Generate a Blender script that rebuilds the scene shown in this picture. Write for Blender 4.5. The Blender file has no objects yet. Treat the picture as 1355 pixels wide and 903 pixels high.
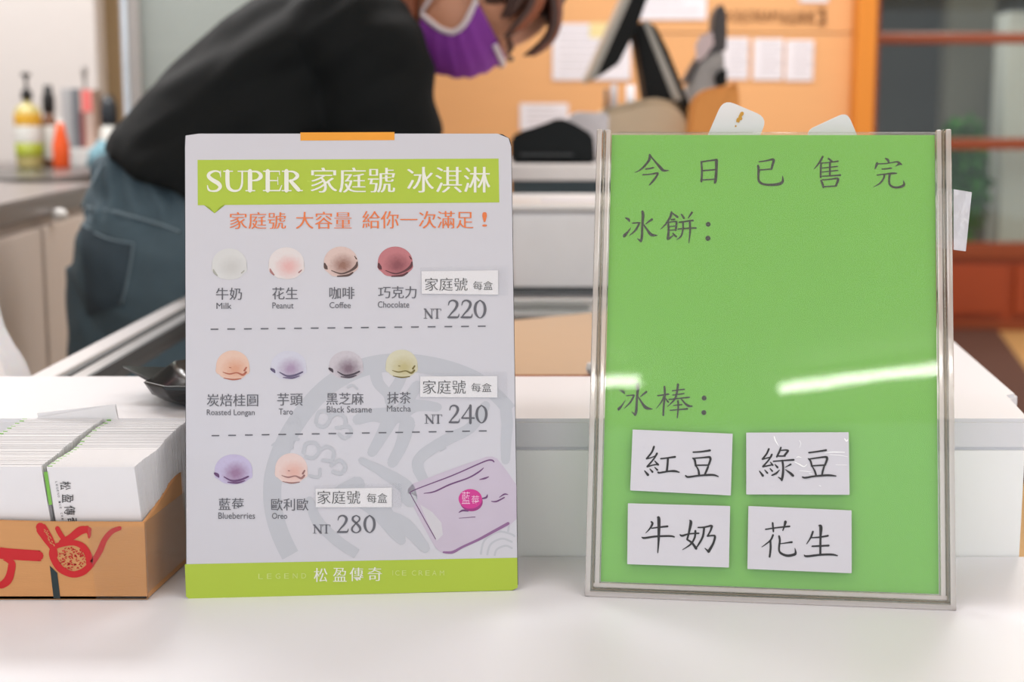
import bpy, bmesh, math, random
from mathutils import Vector, Matrix, noise
from mathutils.bvhtree import BVHTree
random.seed(7)
SC = bpy.context.scene
COL = SC.collection
R = math.radians

# ---------------------------------------------------------------- camera
F = 1882.0; PITCH = R(8.5); CZ = 1.134; COUNTER = 0.84; LEDGE = 0.9367
cam_d = bpy.data.cameras.new('camera'); cam = bpy.data.objects.new('camera', cam_d); COL.objects.link(cam)
cam.location = (0, 0, CZ); cam.rotation_euler = (R(90) - PITCH, 0, 0)
cam_d.sensor_width = 36; cam_d.lens = 36 * F / 1355; cam_d.clip_start = .05; cam_d.clip_end = 60
cam_d.dof.use_dof = True; cam_d.dof.focus_distance = 0.915; cam_d.dof.aperture_fstop = 6.3
SC.camera = cam
# ---------------------------------------------------------------- world, lights, exposure
w = bpy.data.worlds.new('world'); SC.world = w; w.use_nodes = True
w.node_tree.nodes['Background'].inputs[0].default_value = (.90, .95, 1, 1)
w.node_tree.nodes['Background'].inputs[1].default_value = 2.1
SC.view_settings.view_transform = 'Standard'; SC.view_settings.look = 'None'
SC.view_settings.exposure = -0.8; SC.view_settings.gamma = 1
SC.view_settings.use_curve_mapping = False
SC.cycles.use_denoising = True
SC.cycles.max_bounces = 10; SC.cycles.transparent_max_bounces = 16
SC.cycles.caustics_reflective = False
def area(name, loc, sx, sy, watts, col=(1, .97, .95), rot=(0, 0, 0)):
    l = bpy.data.lights.new(name, 'AREA'); l.shape = 'RECTANGLE'; l.size = sx; l.size_y = sy; l.energy = watts; l.color = col
    o = bpy.data.objects.new(name, l); COL.objects.link(o); o.location = loc; o.rotation_euler = rot
    return o
for (x, y, e, c_) in ((-1.1, -1.7, 17, (.98, .985, 1)), (1.3, -1.7, 17, (.98, .985, 1)), (-.9, .3, 16, (.98, .985, 1)), (1.0, .5, 16, (.98, .985, 1)),
                      (-1.2, 2.9, 74, (1, .98, .98)), (.8, 3.1, 66, (1, .98, .98)), (3.0, 6.4, 110, (1, .92, .82)), (-1.9, 3.7, 30, (1, .96, .93))):
    area('ceiling_panel_light', (x, y, 2.66), 1.2, .6, e, c_)  # unseen panels added to light the room; the front pair is frontal fill

# ---------------------------------------------------------------- helpers
def lin(c):
    return tuple(((v / 255) / 12.92 if v / 255 <= .04045 else ((v / 255 + .055) / 1.055) ** 2.4) for v in c) + (1,)
def mat(name, c, rough=.5, metal=0, var=.04, scale=30, bump=0, bscale=200, coat=0, spec=.5, emit=0, trans=0, stretch=None, sss=0, sheen=0):
    m = bpy.data.materials.new(name); m.use_nodes = True; nt = m.node_tree; b = nt.nodes['Principled BSDF']
    L = lin(c)
    tc = nt.nodes.new('ShaderNodeTexCoord'); mp = nt.nodes.new('ShaderNodeMapping')
    nt.links.new(tc.outputs['Object'], mp.inputs[0])
    if stretch: mp.inputs['Scale'].default_value = stretch
    nz = nt.nodes.new('ShaderNodeTexNoise'); nz.inputs['Scale'].default_value = scale; nz.inputs['Detail'].default_value = 4
    nt.links.new(mp.outputs[0], nz.inputs['Vector'])
    mx = nt.nodes.new('ShaderNodeMix'); mx.data_type = 'RGBA'
    mx.inputs[6].default_value = tuple(v * (1 - var) for v in L[:3]) + (1,); mx.inputs[7].default_value = tuple(min(1, v * (1 + var)) for v in L[:3]) + (1,)
    nt.links.new(nz.outputs['Fac'], mx.inputs[0]); nt.links.new(mx.outputs[2], b.inputs['Base Color'])
    b.inputs['Roughness'].default_value = rough; b.inputs['Metallic'].default_value = metal
    b.inputs['Coat Weight'].default_value = coat; b.inputs['Specular IOR Level'].default_value = spec
    b.inputs['Transmission Weight'].default_value = trans
    if sheen: b.inputs['Sheen Weight'].default_value = sheen
    if sss:
        b.inputs['Subsurface Weight'].default_value = sss; b.inputs['Subsurface Radius'].default_value = (.02, .008, .004)
    if emit: b.inputs['Emission Color'].default_value = L; b.inputs['Emission Strength'].default_value = emit
    if bump:
        n2 = nt.nodes.new('ShaderNodeTexNoise'); n2.inputs['Scale'].default_value = bscale; n2.inputs['Detail'].default_value = 3
        nt.links.new(mp.outputs[0], n2.inputs['Vector'])
        bp = nt.nodes.new('ShaderNodeBump'); bp.inputs['Strength'].default_value = bump; bp.inputs['Distance'].default_value = .002
        nt.links.new(n2.outputs['Fac'], bp.inputs['Height']); nt.links.new(bp.outputs[0], b.inputs['Normal'])
    return m
def clear(name, tint=(1, 1, 1), haze=.03, hazecol=(235, 235, 235), rough=.04, refl=1.0, bump=0, bscale=20):
    """thin clear plastic: see-through + Fresnel reflection + diffuse haze: scratches on the acrylic, painted brightness on the fridge glass"""
    m = bpy.data.materials.new(name); m.use_nodes = True; nt = m.node_tree; nt.nodes.clear()
    out = nt.nodes.new('ShaderNodeOutputMaterial'); tr = nt.nodes.new('ShaderNodeBsdfTransparent'); tr.inputs[0].default_value = tint + (1,)
    gl = nt.nodes.new('ShaderNodeBsdfGlossy'); gl.inputs['Roughness'].default_value = rough
    df = nt.nodes.new('ShaderNodeBsdfDiffuse'); df.inputs[0].default_value = lin(hazecol)
    fr = nt.nodes.new('ShaderNodeFresnel'); fr.inputs[0].default_value = 1.49
    if bump:
        tc = nt.nodes.new('ShaderNodeTexCoord')
        nz = nt.nodes.new('ShaderNodeTexNoise'); nz.inputs['Scale'].default_value = bscale; nz.inputs['Detail'].default_value = 2
        nt.links.new(tc.outputs['Object'], nz.inputs['Vector'])
        bp = nt.nodes.new('ShaderNodeBump'); bp.inputs['Strength'].default_value = bump; bp.inputs['Distance'].default_value = .001
        nt.links.new(nz.outputs['Fac'], bp.inputs['Height']); nt.links.new(bp.outputs[0], gl.inputs['Normal'])
    ge = nt.nodes.new('ShaderNodeNewGeometry'); mr = nt.nodes.new('ShaderNodeMapRange')
    mr.inputs[3].default_value = 1.49; mr.inputs[4].default_value = 1 / 1.49     # same reflectance from either side of the thin sheet
    nt.links.new(ge.outputs['Backfacing'], mr.inputs[0]); nt.links.new(mr.outputs[0], fr.inputs[0])
    mu = nt.nodes.new('ShaderNodeMath'); mu.operation = 'MULTIPLY'; mu.inputs[1].default_value = refl; mu.use_clamp = True
    m1 = nt.nodes.new('ShaderNodeMixShader'); m1.inputs[0].default_value = haze
    m2 = nt.nodes.new('ShaderNodeMixShader')
    nt.links.new(fr.outputs[0], mu.inputs[0]); nt.links.new(mu.outputs[0], m2.inputs[0])
    nt.links.new(tr.outputs[0], m1.inputs[1]); nt.links.new(df.outputs[0], m1.inputs[2])
    nt.links.new(m1.outputs[0], m2.inputs[1]); nt.links.new(gl.outputs[0], m2.inputs[2]); nt.links.new(m2.outputs[0], out.inputs[0])
    return m

WM = {}
def thing(name, label, cat, loc=(0, 0, 0), rot=(0, 0, 0), group=None):
    o = bpy.data.objects.new(name, None); COL.objects.link(o); o.location = loc; o.rotation_euler = rot
    o.empty_display_size = .02
    o['label'] = label; o['category'] = cat
    if group: o['group'] = group
    from mathutils import Euler
    WM[o.name] = Matrix.Translation(loc) @ Euler(rot).to_matrix().to_4x4()
    return o
def tag(o, label, cat, group=None):
    o['label'] = label; o['category'] = cat
    if group: o['group'] = group
    return o
def link(name, me, material=None, parent=None, world=False, smooth=False):
    """world=True: the mesh is given in world coordinates"""
    o = bpy.data.objects.new(name, me); COL.objects.link(o)
    if material: me.materials.clear(); me.materials.append(material)
    if parent:
        W = WM.get(parent.name, Matrix()); WM[o.name] = W; o.parent = parent
        if world: me.transform(W.inverted())
    elif world:
        c = Vector((0, 0, 0)); n = max(1, len(me.vertices)); zs = 1e9
        for v in me.vertices: c += v.co; zs = min(zs, v.co.z)
        c /= n; c.z = zs; me.transform(Matrix.Translation(-c)); o.location = c; WM[o.name] = Matrix.Translation(c)
    else: WM[o.name] = Matrix()
    if smooth:
        for p in me.polygons: p.use_smooth = True
    return o
def struct(o):
    o['kind'] = 'structure'; return o
def mesh(verts, faces):
    me = bpy.data.meshes.new('m'); me.from_pydata([tuple(v) for v in verts], [], faces); me.validate(); me.update(); return me
def from_bm(bm):
    me = bpy.data.meshes.new('m'); bm.normal_update(); bm.to_mesh(me); bm.free(); return me
def box(x0, x1, y0, y1, z0, z1, bev=0, seg=2):
    bm = bmesh.new(); bmesh.ops.create_cube(bm, size=1)
    for v in bm.verts: v.co = Vector(((x0 + x1) / 2 + v.co.x * (x1 - x0), (y0 + y1) / 2 + v.co.y * (y1 - y0), (z0 + z1) / 2 + v.co.z * (z1 - z0)))
    if bev: bmesh.ops.bevel(bm, geom=bm.edges[:], offset=bev, segments=seg, affect='EDGES', profile=.6)
    return from_bm(bm)
def join(*ms):
    bm = bmesh.new()
    for m in ms: bm.from_mesh(m)
    return from_bm(bm)
def prism(poly, axis, a, b, bev=0):
    """poly: 2-D outline; extruded along axis 'x','y','z' from a to b"""
    def v3(p, t): return {'x': (t, p[0], p[1]), 'y': (p[0], t, p[1]), 'z': (p[0], p[1], t)}[axis]
    n = len(poly); V = [v3(p, a) for p in poly] + [v3(p, b) for p in poly]
    Fs = [tuple(range(n)), tuple(range(2 * n - 1, n - 1, -1))] + [(i, i + n, (i + 1) % n + n, (i + 1) % n) for i in range(n)]
    bm = bmesh.new(); vs = [bm.verts.new(v) for v in V]
    for f_ in Fs: bm.faces.new([vs[i] for i in f_])
    bmesh.ops.recalc_face_normals(bm, faces=bm.faces[:])
    if bev: bmesh.ops.bevel(bm, geom=bm.edges[:], offset=bev, segments=2, affect='EDGES')
    return from_bm(bm)
def lathe(prof, n=28, cx=0, cy=0, z0=0, cap=True):
    V, Fs = [], []
    for (r, z) in prof:
        for k in range(n):
            a = 2 * math.pi * k / n; V.append((cx + r * math.cos(a), cy + r * math.sin(a), z0 + z))
    for i in range(len(prof) - 1):
        for k in range(n): Fs.append((i * n + k, i * n + (k + 1) % n, (i + 1) * n + (k + 1) % n, (i + 1) * n + k))
    if cap: Fs.append(tuple(range(n - 1, -1, -1))); Fs.append(tuple(range((len(prof) - 1) * n, len(prof) * n)))
    return mesh(V, Fs)
def spline(pts, k=6):
    """Catmull-Rom through tuples of any size"""
    if len(pts) < 3: return [tuple(p) for p in pts]
    out = []; P = [pts[0]] + list(pts) + [pts[-1]]
    for i in range(1, len(P) - 2):
        for j in range(k):
            t = j / k
            out.append(tuple(.5 * (2 * b + (-a + c) * t + (2 * a - 5 * b + 4 * c - d) * t * t + (-a + 3 * b - 3 * c + d) * t ** 3) for a, b, c, d in zip(P[i - 1], P[i], P[i + 1], P[i + 2])))
    out.append(tuple(pts[-1])); return out
def loft(rings, caps=True):
    n = len(rings[0]); V = [p for r in rings for p in r]; Fs = []
    for i in range(len(rings) - 1):
        for k in range(n): Fs.append((i * n + k, i * n + (k + 1) % n, (i + 1) * n + (k + 1) % n, (i + 1) * n + k))
    if caps: Fs.append(tuple(range(n - 1, -1, -1))); Fs.append(tuple(range((len(rings) - 1) * n, len(rings) * n)))
    return mesh(V, Fs)
def tube(pts, n=12, k=5, flat=1.0, side=None):
    """pts: (x,y,z,r); swept round section; flat scales the section along 'side'"""
    P = spline(pts, k); rings = []; prev = None
    for i, p in enumerate(P):
        a = Vector(P[max(0, i - 1)][:3]); b = Vector(P[min(len(P) - 1, i + 1)][:3]); t = (b - a).normalized() if (b - a).length > 1e-9 else Vector((0, 0, 1))
        if side is not None: u = Vector(side)
        else: u = prev if prev else (Vector((0, 0, 1)) if abs(t.z) < .9 else Vector((1, 0, 0)))
        u = (u - t * u.dot(t)).normalized(); v = t.cross(u); prev = u
        r = max(1e-4, p[3]); rings.append([Vector(p[:3]) + u * (math.cos(q) * r * flat) + v * (math.sin(q) * r) for q in [2 * math.pi * j / n for j in range(n)]])
    return loft(rings)
def ray(px, py):
    x = (px - 677.5) / F; y = -(py - 451.5) / F
    return Vector((x, math.cos(PITCH) + y * math.sin(PITCH), -math.sin(PITCH) + y * math.cos(PITCH)))
CAM = Vector((0, 0, CZ))
def at(px, py, Y):
    """measured photograph position -> point of the room at depth Y"""
    d = ray(px, py); return CAM + d * (Y / d.y)
def atz(px, py, z):
    d = ray(px, py); return CAM + d * ((z - CZ) / d.z)

# ---- flat print on a plane: local x,z coordinates of an upright thing, printed at local y
class Sheet:
    def __init__(s, root, y):
        s.root = root; s.W = WM[root.name]; s.y = y
        s.Wi = s.W.inverted()
    def p(s, px, py):
        o = s.Wi @ CAM; d = s.Wi.to_3x3() @ ray(px, py); t = (s.y - o.y) / d.y; q = o + d * t; return (q.x, q.z)
    def poly(s, pts, lift, px=True):
        return [Vector((a, s.y - lift, b)) for a, b in ([s.p(*q) for q in pts] if px else pts)]
def tri_fill(bm, loop):
    vs = [bm.verts.new(v) for v in loop]
    es = []
    f_ = bm.faces.new(vs); bmesh.ops.triangulate(bm, faces=[f_])
def patch(name, sheet, polys, material, parent, lift=.0002, label=None):
    bm = bmesh.new()
    for q in polys: tri_fill(bm, sheet.poly(q, lift))
    o = link(name, from_bm(bm), material, parent)
    if label: o['label'] = label
    return o
class Poly(list):
    lv = 0
def ribbon(pts, k=5):
    P = spline(pts, k) if len(pts) > 2 else [tuple(pts[0]), tuple((a + b) / 2 for a, b in zip(pts[0], pts[1])), tuple(pts[1])]
    L, Rr = [], []
    for i, (x, y, w_) in enumerate(P):
        a = P[max(0, i - 1)]; b = P[min(len(P) - 1, i + 1)]; dx, dy = b[0] - a[0], b[1] - a[1]; l = math.hypot(dx, dy) or 1
        nx, ny = -dy / l, dx / l; h = max(.3, w_ / 2)
        L.append((x + nx * h, y + ny * h)); Rr.append((x - nx * h, y - ny * h))
    quads = [[L[i], L[i + 1], Rr[i + 1], Rr[i]] for i in range(len(P) - 1)]
    for (x, y, w_) in (P[0], P[-1]):
        h = w_ / 2 * .92
        if h > 2: quads.append([(x + h * math.cos(q * math.pi / 5), y + h * math.sin(q * math.pi / 5)) for q in range(10)])
    return quads
def strokes(spec, ox, oy, s):
    out = []; n_st = 0
    for st in spec.split(';'):
        pts = [tuple(float(v) for v in t.split(',')) for t in st.split()]
        if not pts: continue
        if len(pts) == 1:
            x, y, w_ = pts[0]; qs = [[(x + w_ * math.cos(q * math.pi / 8), y + w_ * math.sin(q * math.pi / 8)) for q in range(16)]]
        else: qs = ribbon(pts)
        for q in qs:
            P_ = Poly((ox + x / s, oy + y / s) for x, y in q); P_.lv = n_st * 2 + (len(q) > 4); out.append(P_)
        n_st += 1
    return out
def ink(name, sheet, polys, material, parent, lift=.0003):
    V, Fs = [], []
    for q in polys:
        ar = sum(q[i - 1][0] * q[i][1] - q[i][0] * q[i - 1][1] for i in range(len(q)))
        n = len(V); V += sheet.poly(q[::-1] if ar > 0 else q, lift + getattr(q, 'lv', 0) * 5e-6); Fs.append(tuple(range(n, n + len(q))))
    return link(name, mesh(V, Fs), material, parent)

# ---- lettering through Blender's own built-in font
_tc = {}
def glyphs(s, off=0.0):
    key = (s, off)
    if key in _tc: return _tc[key]
    c = bpy.data.curves.new('t', 'FONT'); c.body = s; c.size = 1; c.offset = off; c.resolution_u = 3; c.fill_mode = 'FRONT' if False else 'BOTH'
    o = bpy.data.objects.new('t', c); COL.objects.link(o); bpy.context.view_layer.update()
    me = bpy.data.meshes.new_from_object(o.evaluated_get(bpy.context.evaluated_depsgraph_get()))
    V = [(v.co.x, v.co.y) for v in me.vertices]; Fs = [tuple(p.vertices) for p in me.polygons]
    bpy.data.objects.remove(o); bpy.data.curves.remove(c); bpy.data.meshes.remove(me)
    _tc[key] = (V, Fs); return V, Fs
def text(name, sheet, items, material, parent, off=-.012, smear=.02, lift=.0003, rot=0):
    """items: (string, x0, y0, x1, y1) boxes in photograph pixels; thin strokes repeated sideways give
    the heavy verticals and light horizontals of a printed serif face"""
    AV, AF = [], []
    for (s, x0, y0, x1, y1) in items:
        V, Fs = glyphs(s, off)
        if not V: continue
        mx0 = min(v[0] for v in V); mx1 = max(v[0] for v in V); my0 = min(v[1] for v in V); my1 = max(v[1] for v in V)
        q = [sheet.p(x0, y0), sheet.p(x1, y0), sheet.p(x0, y1), sheet.p(x1, y1)]
        for dx in ((-1, 0, 1) if smear else (0,)):
            n = len(AV)
            for (x, y) in V:
                u = (x - mx0) / (mx1 - mx0) ; v = 1 - (y - my0) / (my1 - my0)
                if rot: u, v = 1 - v, u      # letters turned a quarter clockwise
                u += dx * smear * (my1 - my0) / (mx1 - mx0)
                a = (q[0][0] * (1 - u) + q[1][0] * u) * (1 - v) + (q[2][0] * (1 - u) + q[3][0] * u) * v
                b = (q[0][1] * (1 - u) + q[1][1] * u) * (1 - v) + (q[2][1] * (1 - u) + q[3][1] * u) * v
                AV.append((a, sheet.y - lift - .00002 * dx, b))
            AF += [tuple(i + n for i in f_) for f_ in Fs]
    return link(name, mesh(AV, AF), material, parent)

# ---------------------------------------------------------------- materials
M_white_counter = mat('white_solid_surface', (230, 230, 236), .42, var=.012, scale=6)
M_ledge = mat('white_solid_surface_upper', (228, 227, 232), .4, var=.01, scale=6)
M_white_lam = mat('white_laminate', (236, 232, 230), .35, var=.01)
M_paper = mat('white_paper', (226, 223, 228), .55, var=.015, scale=40, bump=.05)
M_lami = mat('laminated_white', (205, 203, 211), .35, var=.015, scale=40, bump=.05)
M_card = mat('white_card_stock', (236, 234, 236), .6, var=.02, scale=60)
M_print_white = mat('print_paper_grey_white', (198, 197, 205), .42, var=.012, scale=14)
M_ink = mat('ink_black', (34, 34, 38), .5, var=.02)
M_ink_grey = mat('ink_dark_grey', (92, 92, 100), .5, var=.05)
M_ink_green = mat('ink_black_on_green', (8, 26, 10), .45, var=.15, scale=40)
M_ink_white = mat('ink_white', (226, 226, 216), .5, var=.02)
M_ink_pale = mat('ink_pale_green', (196, 210, 130), .5, var=.02)
M_ink_orange = mat('ink_orange', (222, 118, 62), .5, var=.04)
M_banner = mat('ink_lime_green', (166, 189, 50), .42, var=.04, scale=20)
M_tab = mat('ink_amber', (229, 152, 34), .45, var=.04)
M_emblem = mat('ink_pale_grey', (182, 184, 192), .45, var=.01)
M_black = mat('black_board_edge', (18, 21, 28), .5)
M_green_paper = mat('green_paper', (116, 192, 66), .6, var=.05, scale=9, bump=.02)
M_acryl = clear('clear_acrylic_front', (.97, .985, .96), haze=.06, refl=1.25, rough=.022, bump=.12, bscale=9)
M_rim = clear('clear_acrylic_rim', (.94, .925, .91), haze=.36, hazecol=(246, 236, 232), refl=2.6, rough=.06)
M_rim2 = clear('clear_acrylic_seam', (.80, .77, .70), haze=.3, hazecol=(170, 158, 140), refl=2.2, rough=.12)
M_tape = clear('clear_tape', (.96, .96, .97), haze=.07, refl=.8, rough=.14, bump=.8, bscale=90)
M_tape_flag = clear('doubled_tape', (.9, .9, .92), haze=.62, hazecol=(226, 226, 234), refl=1.2, rough=.12, bump=1, bscale=120)
M_kraft = mat('kraft_cardboard', (202, 146, 92), .6, var=.06, scale=25, bump=.1, stretch=(1, 1, 8))
M_red = mat('ink_red', (192, 12, 24), .5, var=.05)
M_darkteal = mat('ink_dark_teal', (26, 44, 48), .5)
M_leaf_green = mat('ink_leaf_green', (126, 190, 80), .5)
M_dish = mat('black_melamine', (10, 12, 12), .22, coat=.15, spec=.4)
M_alu = mat('brushed_aluminium', (206, 204, 204), .32, metal=.75, stretch=(1, 1, 30))
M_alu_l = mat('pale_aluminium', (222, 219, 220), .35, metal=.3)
M_alu_dark = mat('dark_rubber_seal', (58, 62, 64), .5)
M_chrome = mat('chrome', (220, 220, 222), .12, metal=1)
M_steel = mat('stainless_steel', (150, 146, 144), .35, metal=.7, stretch=(30, 1, 1))

# ---------------------------------------------------------------- counter with raised ledge (setting)
serving = thing('serving_counter', 'long white solid-surface counter with a raised ledge along its back', 'counter', (0, .957, 0))
link('counter_top', box(-1.5, .62, .45, .9565, COUNTER - .04, COUNTER, .003), M_white_counter, serving, True)
link('counter_body', box(-1.48, .60, .5, .95, .02, COUNTER - .04), M_white_lam, serving, True)
link('ledge_riser', box(-1.5, .353, .957, .975, COUNTER - .04, LEDGE - .022), mat('white_riser', (250, 250, 250), .4, var=.01), serving, True)
link('ledge_top', prism([(-1.5, .957), (.357, .957), (.372, 1.045), (.380, 1.05), (.43, 1.42), (.30, 1.42), (.262, 1.13), (-1.5, 1.13)], 'z', LEDGE - .022, LEDGE, .0025), M_ledge, serving, True)
link('ledge_body', prism([(-1.48, .976), (.343, .976), (.41, 1.41), (.31, 1.41), (.25, 1.125), (-1.48, 1.125)], 'z', .02, LEDGE - .022), M_white_lam, serving, True)

# ---------------------------------------------------------------- menu board
menu = thing('menu_board', 'white ice cream price board with lime green banner and scoop pictures, standing on the counter', 'sign',
             (-.101, .873, COUNTER), (-R(11.4), 0, R(4.3)))
W_, H_ = .21, .297
def sheet_outline(cuts=.0035):
    a = W_ / 2; return [(-a, .001), (-a + .002, 0), (a - .004, 0), (a, .0035), (a, H_ - .009), (a - .0012, H_ - .0035), (a - .006, H_ - .0005), (0, H_), (-a + .006, H_ - .0004), (-a, H_ - .0018)]
link('backing_board', prism([(x * 1.004, z) for x, z in sheet_outline()], 'y', .0008, .0038, .0003), M_black, menu)
bmp = bmesh.new()          # printed sheet, corners very slightly curled
NX, NZ = 24, 34; gv = {}
for i in range(NX + 1):
    for j in range(NZ + 1):
        x = -W_ / 2 + W_ * i / NX; z = .0004 + (H_ - .0008) * j / NZ
        if j == NZ and i == 0: z -= .0012; x += .0004
        if j == NZ and i == NX: z -= .0030; x -= .0016
        if i == NX and j == 0: z += .002; x -= .001
        gv[i, j] = bmp.verts.new((x, 0, z))
for i in range(NX):
    for j in range(NZ): bmp.faces.new((gv[i, j], gv[i + 1, j], gv[i + 1, j + 1], gv[i, j + 1]))
link('printed_sheet', from_bm(bmp), M_print_white, menu)
link('easel_leg', join(box(-.04, .04, .0045, .0075, .06, .2)), M_black, menu)
ez = bmesh.new()
s_ = Sheet(menu, 0.0)
# big pale ring emblem behind the text
E0 = (350, 450, 3.009)
ring = []
for k in range(61):
    a = R(100 + k * 5.2); cx, cy = 537, 654
    rr = 184 + 2 * math.sin(k * .5); ring.append((cx + rr * math.cos(a) * 1.0 - 9 * math.cos(a), cy + rr * math.sin(a) - 9 * math.sin(a), 24 if k < 40 else 18 + (k - 40) * .3))
ink('emblem_ring', s_, [q for q in ribbon(ring, 2) if all(x < 682.5 and y < 744 - (x - 245) * .018 for x, y in q)], M_emblem, menu, .00006)
emb = strokes('440,110,50 452,170,46 490,215,40 500,250,40;560,110,40 535,170,44 500,225,50;370,318,44 430,300,52 520,300,70 600,262,50 690,268,36;'
  '510,300,66 465,385,50 428,448,40;570,330,64 545,420,50 508,490,42;880,262,40 820,350,44 720,400,46 630,460,46 610,505,46 640,570,40;958,250,46 966,330,46 962,400,42 960,480,36;'
  '385,480,26 470,525,44 560,585,60 580,640,60;370,575,66 300,600,40 250,640,36;330,610,60 440,660,84 520,760,60 545,800,38;180,640,36 210,720,44 290,800,44 380,860,40;'
  '480,700,50 560,740,60 640,830,40;610,180,40 570,240,50 540,300,60;30,420,8 60,400,14;700,440,8 720,430,8;540,560,8 560,640,30;'
  '205,330,15 215,290,15 245,285,15 262,310,15 240,345,15 210,340,15;262,310,14 290,295,14 320,310,14 318,345,14 285,350,14;300,350,14 335,345,14 345,372,14 320,392,14 296,375,14;'
  '155,450,15 165,415,15 200,410,15 218,440,15 195,470,15 165,465,15;218,440,14 250,425,14 275,445,14 268,480,14 232,480,14;265,500,16 300,480,15 322,505,15 305,532,15 272,525,15;'
  '180,540,12 215,545,12 222,515,12;100,330,12 125,315,12 140,335,12;110,430,12 110,400,12 135,395,12;330,190,8 350,180,8 370,195,8', *E0)
emb += strokes('860,865,8 875,800,8 930,765,8 985,775,8 1000,790,8;885,865,8 900,815,8 945,792,8 985,805,8;915,865,8 925,835,8 960,820,8 985,830,8;940,765,8 935,730,8;970,762,8 975,725,8;845,800,8 850,770,8;880,780,8 878,752,8', *E0)
def clip(polys):
    out = []
    for q in polys:
        if all(x < 682.5 and y < 744 - (x - 245) * .018 and y > 465 for x, y in q): out.append(q)
    return out
ink('emblem_pattern', s_, clip(emb), M_emblem, menu, .00007)['kind'] = 'stuff'
LIFT0 = .0006
patch('green_banner', s_, [[(261.4, 211.8), (659.7, 210), (660.7, 268), (261.7, 271.8)]], M_banner, menu, .00012)
patch('banner_tail', s_, [[(269, 270.9), (299, 270.5), (291, 273.5), (284, 282.5), (277, 274)]], M_banner, menu, .00011)
patch('amber_tab', s_, [[(397.5, 175.4), (522, 174.9), (522, 185.6), (397.5, 186.2)]], M_tab, menu, .00012)
patch('green_footer', s_, [[(244.6, 747), (684.4, 738.4), (685, 778), (678, 781.5), (250, 792.6), (246.2, 790)]], M_banner, menu, .00012)
SUPER = ('262,178,8 248,128,16 190,112,18 128,135,30 106,175,38 150,222,42 230,270,44 255,318,36 215,362,24 150,368,16 108,350,20 92,295,8;262,108,6 262,190,6;'
 '300,115,12 415,115,12;350,115,44 350,250,44 368,330,38 430,366,24 500,352,20 532,290,22 538,200,18 538,115,18;485,115,12 610,115,12;638,112,46 638,362,46;585,364,12 700,364,12;640,118,14 720,120,20 768,152,34 772,190,42 730,226,24 655,236,12;'
 '865,112,46 865,362,46;810,115,12 1015,115,14;1012,110,8 1018,160,8;808,363,12 1020,363,14;1018,362,16 1045,295,8;880,235,12 990,235,12;993,190,8 995,285,8;1105,112,46 1105,362,46;1050,115,12 1130,115,12;1048,364,12 1165,364,12;'
 '1108,118,14 1190,121,20 1240,158,36 1238,190,36 1190,226,22 1120,236,12;1155,238,34 1215,305,42 1262,356,40;1240,363,12 1308,363,12')
SUPER = ';'.join(' '.join('%s,%s,%g' % (*p.split(',')[:2], float(p.split(',')[2]) * 1.2 + 1) for p in st.split()) for st in SUPER.split(';'))
ink('banner_latin_lettering', s_, strokes(SUPER, 265, 215, 9.68), M_ink_white, menu)
text('banner_lettering', s_, [('家庭號', 412, 222, 522, 255), ('冰淇淋', 539.5, 221, 648, 255)], M_ink_white, menu, -.011, .024)
text('slogan_lettering', s_, [('家庭號', 304.4, 281, 378, 303), ('大容量', 392, 280.5, 465, 303), ('給你一次滿足', 480, 279.5, 626, 302.5), ('!', 638.7, 281, 643.7, 300)], M_ink_orange, menu, -.011, .02)
for it in [('牛奶', 286, 381, 320, 397), ('花生', 360.5, 380.5, 394, 396.5), ('咖啡', 436, 380, 469, 396), ('巧克力', 500.5, 379, 551, 395),
  ('炭焙桂圓', 274, 521.5, 341.5, 538), ('芋頭', 367, 520.5, 400.5, 537), ('黑芝麻', 432, 520, 481, 536), ('抹茶', 512.5, 519, 543.5, 534.5),
  ('藍莓', 289.5, 659.5, 322.5, 675.5), ('歐利歐', 359, 660, 408, 676)]: text('flavour_lettering', s_, [it], M_ink_grey, menu, -.004, .012)
for it in [('Milk', 286.5, 401, 306.5, 409), ('Peanut', 360.5, 400.5, 388.5, 408.5), ('Coffee', 436, 400, 464, 408), ('Chocolate', 500, 399, 541.5, 407.5),
  ('Roasted Longan', 273.7, 542.2, 337, 552), ('Taro', 369, 541, 387.5, 549), ('Black Sesame', 432.5, 537.8, 492, 546.2), ('Matcha', 512, 536.8, 543.5, 545),
  ('Blueberries', 289, 678.5, 337.5, 687), ('Oreo', 360, 679, 380, 687)]: text('latin_lettering', s_, [it], M_ink_grey, menu, 0, .004)
text('footer_lettering', s_, [('松', 415.7, 752, 433, 770.5), ('盈', 441, 752, 458.5, 770), ('傳', 463, 751.5, 480.5, 769.5), ('奇', 487, 751, 505, 769)], M_ink_white, menu, -.010, .02)
foot = [(c, 342 + i * 11.4, 759.6 - i * .15, 342 + i * 11.4 + 6, 766.4 - i * .15) for i, c in enumerate('LEGEND')]
foot += [(c, x, 755.3, x + 5.6, 761.8) for c, x in (('I', 517.5), ('C', 523), ('E', 532), ('C', 545), ('R', 554), ('E', 563), ('A', 572), ('M', 582))]
foot = [(c, x0 + (2 if c == 'I' else 0), y0, x1 - (3 if c == 'I' else 0), y1) for c, x0, y0, x1, y1 in foot]
text('footer_latin_lettering', s_, foot[:6], M_ink_pale, menu, -.008, .0); text('footer_latin_lettering', s_, foot[6:], M_ink_pale, menu, -.008, .0)
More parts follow.
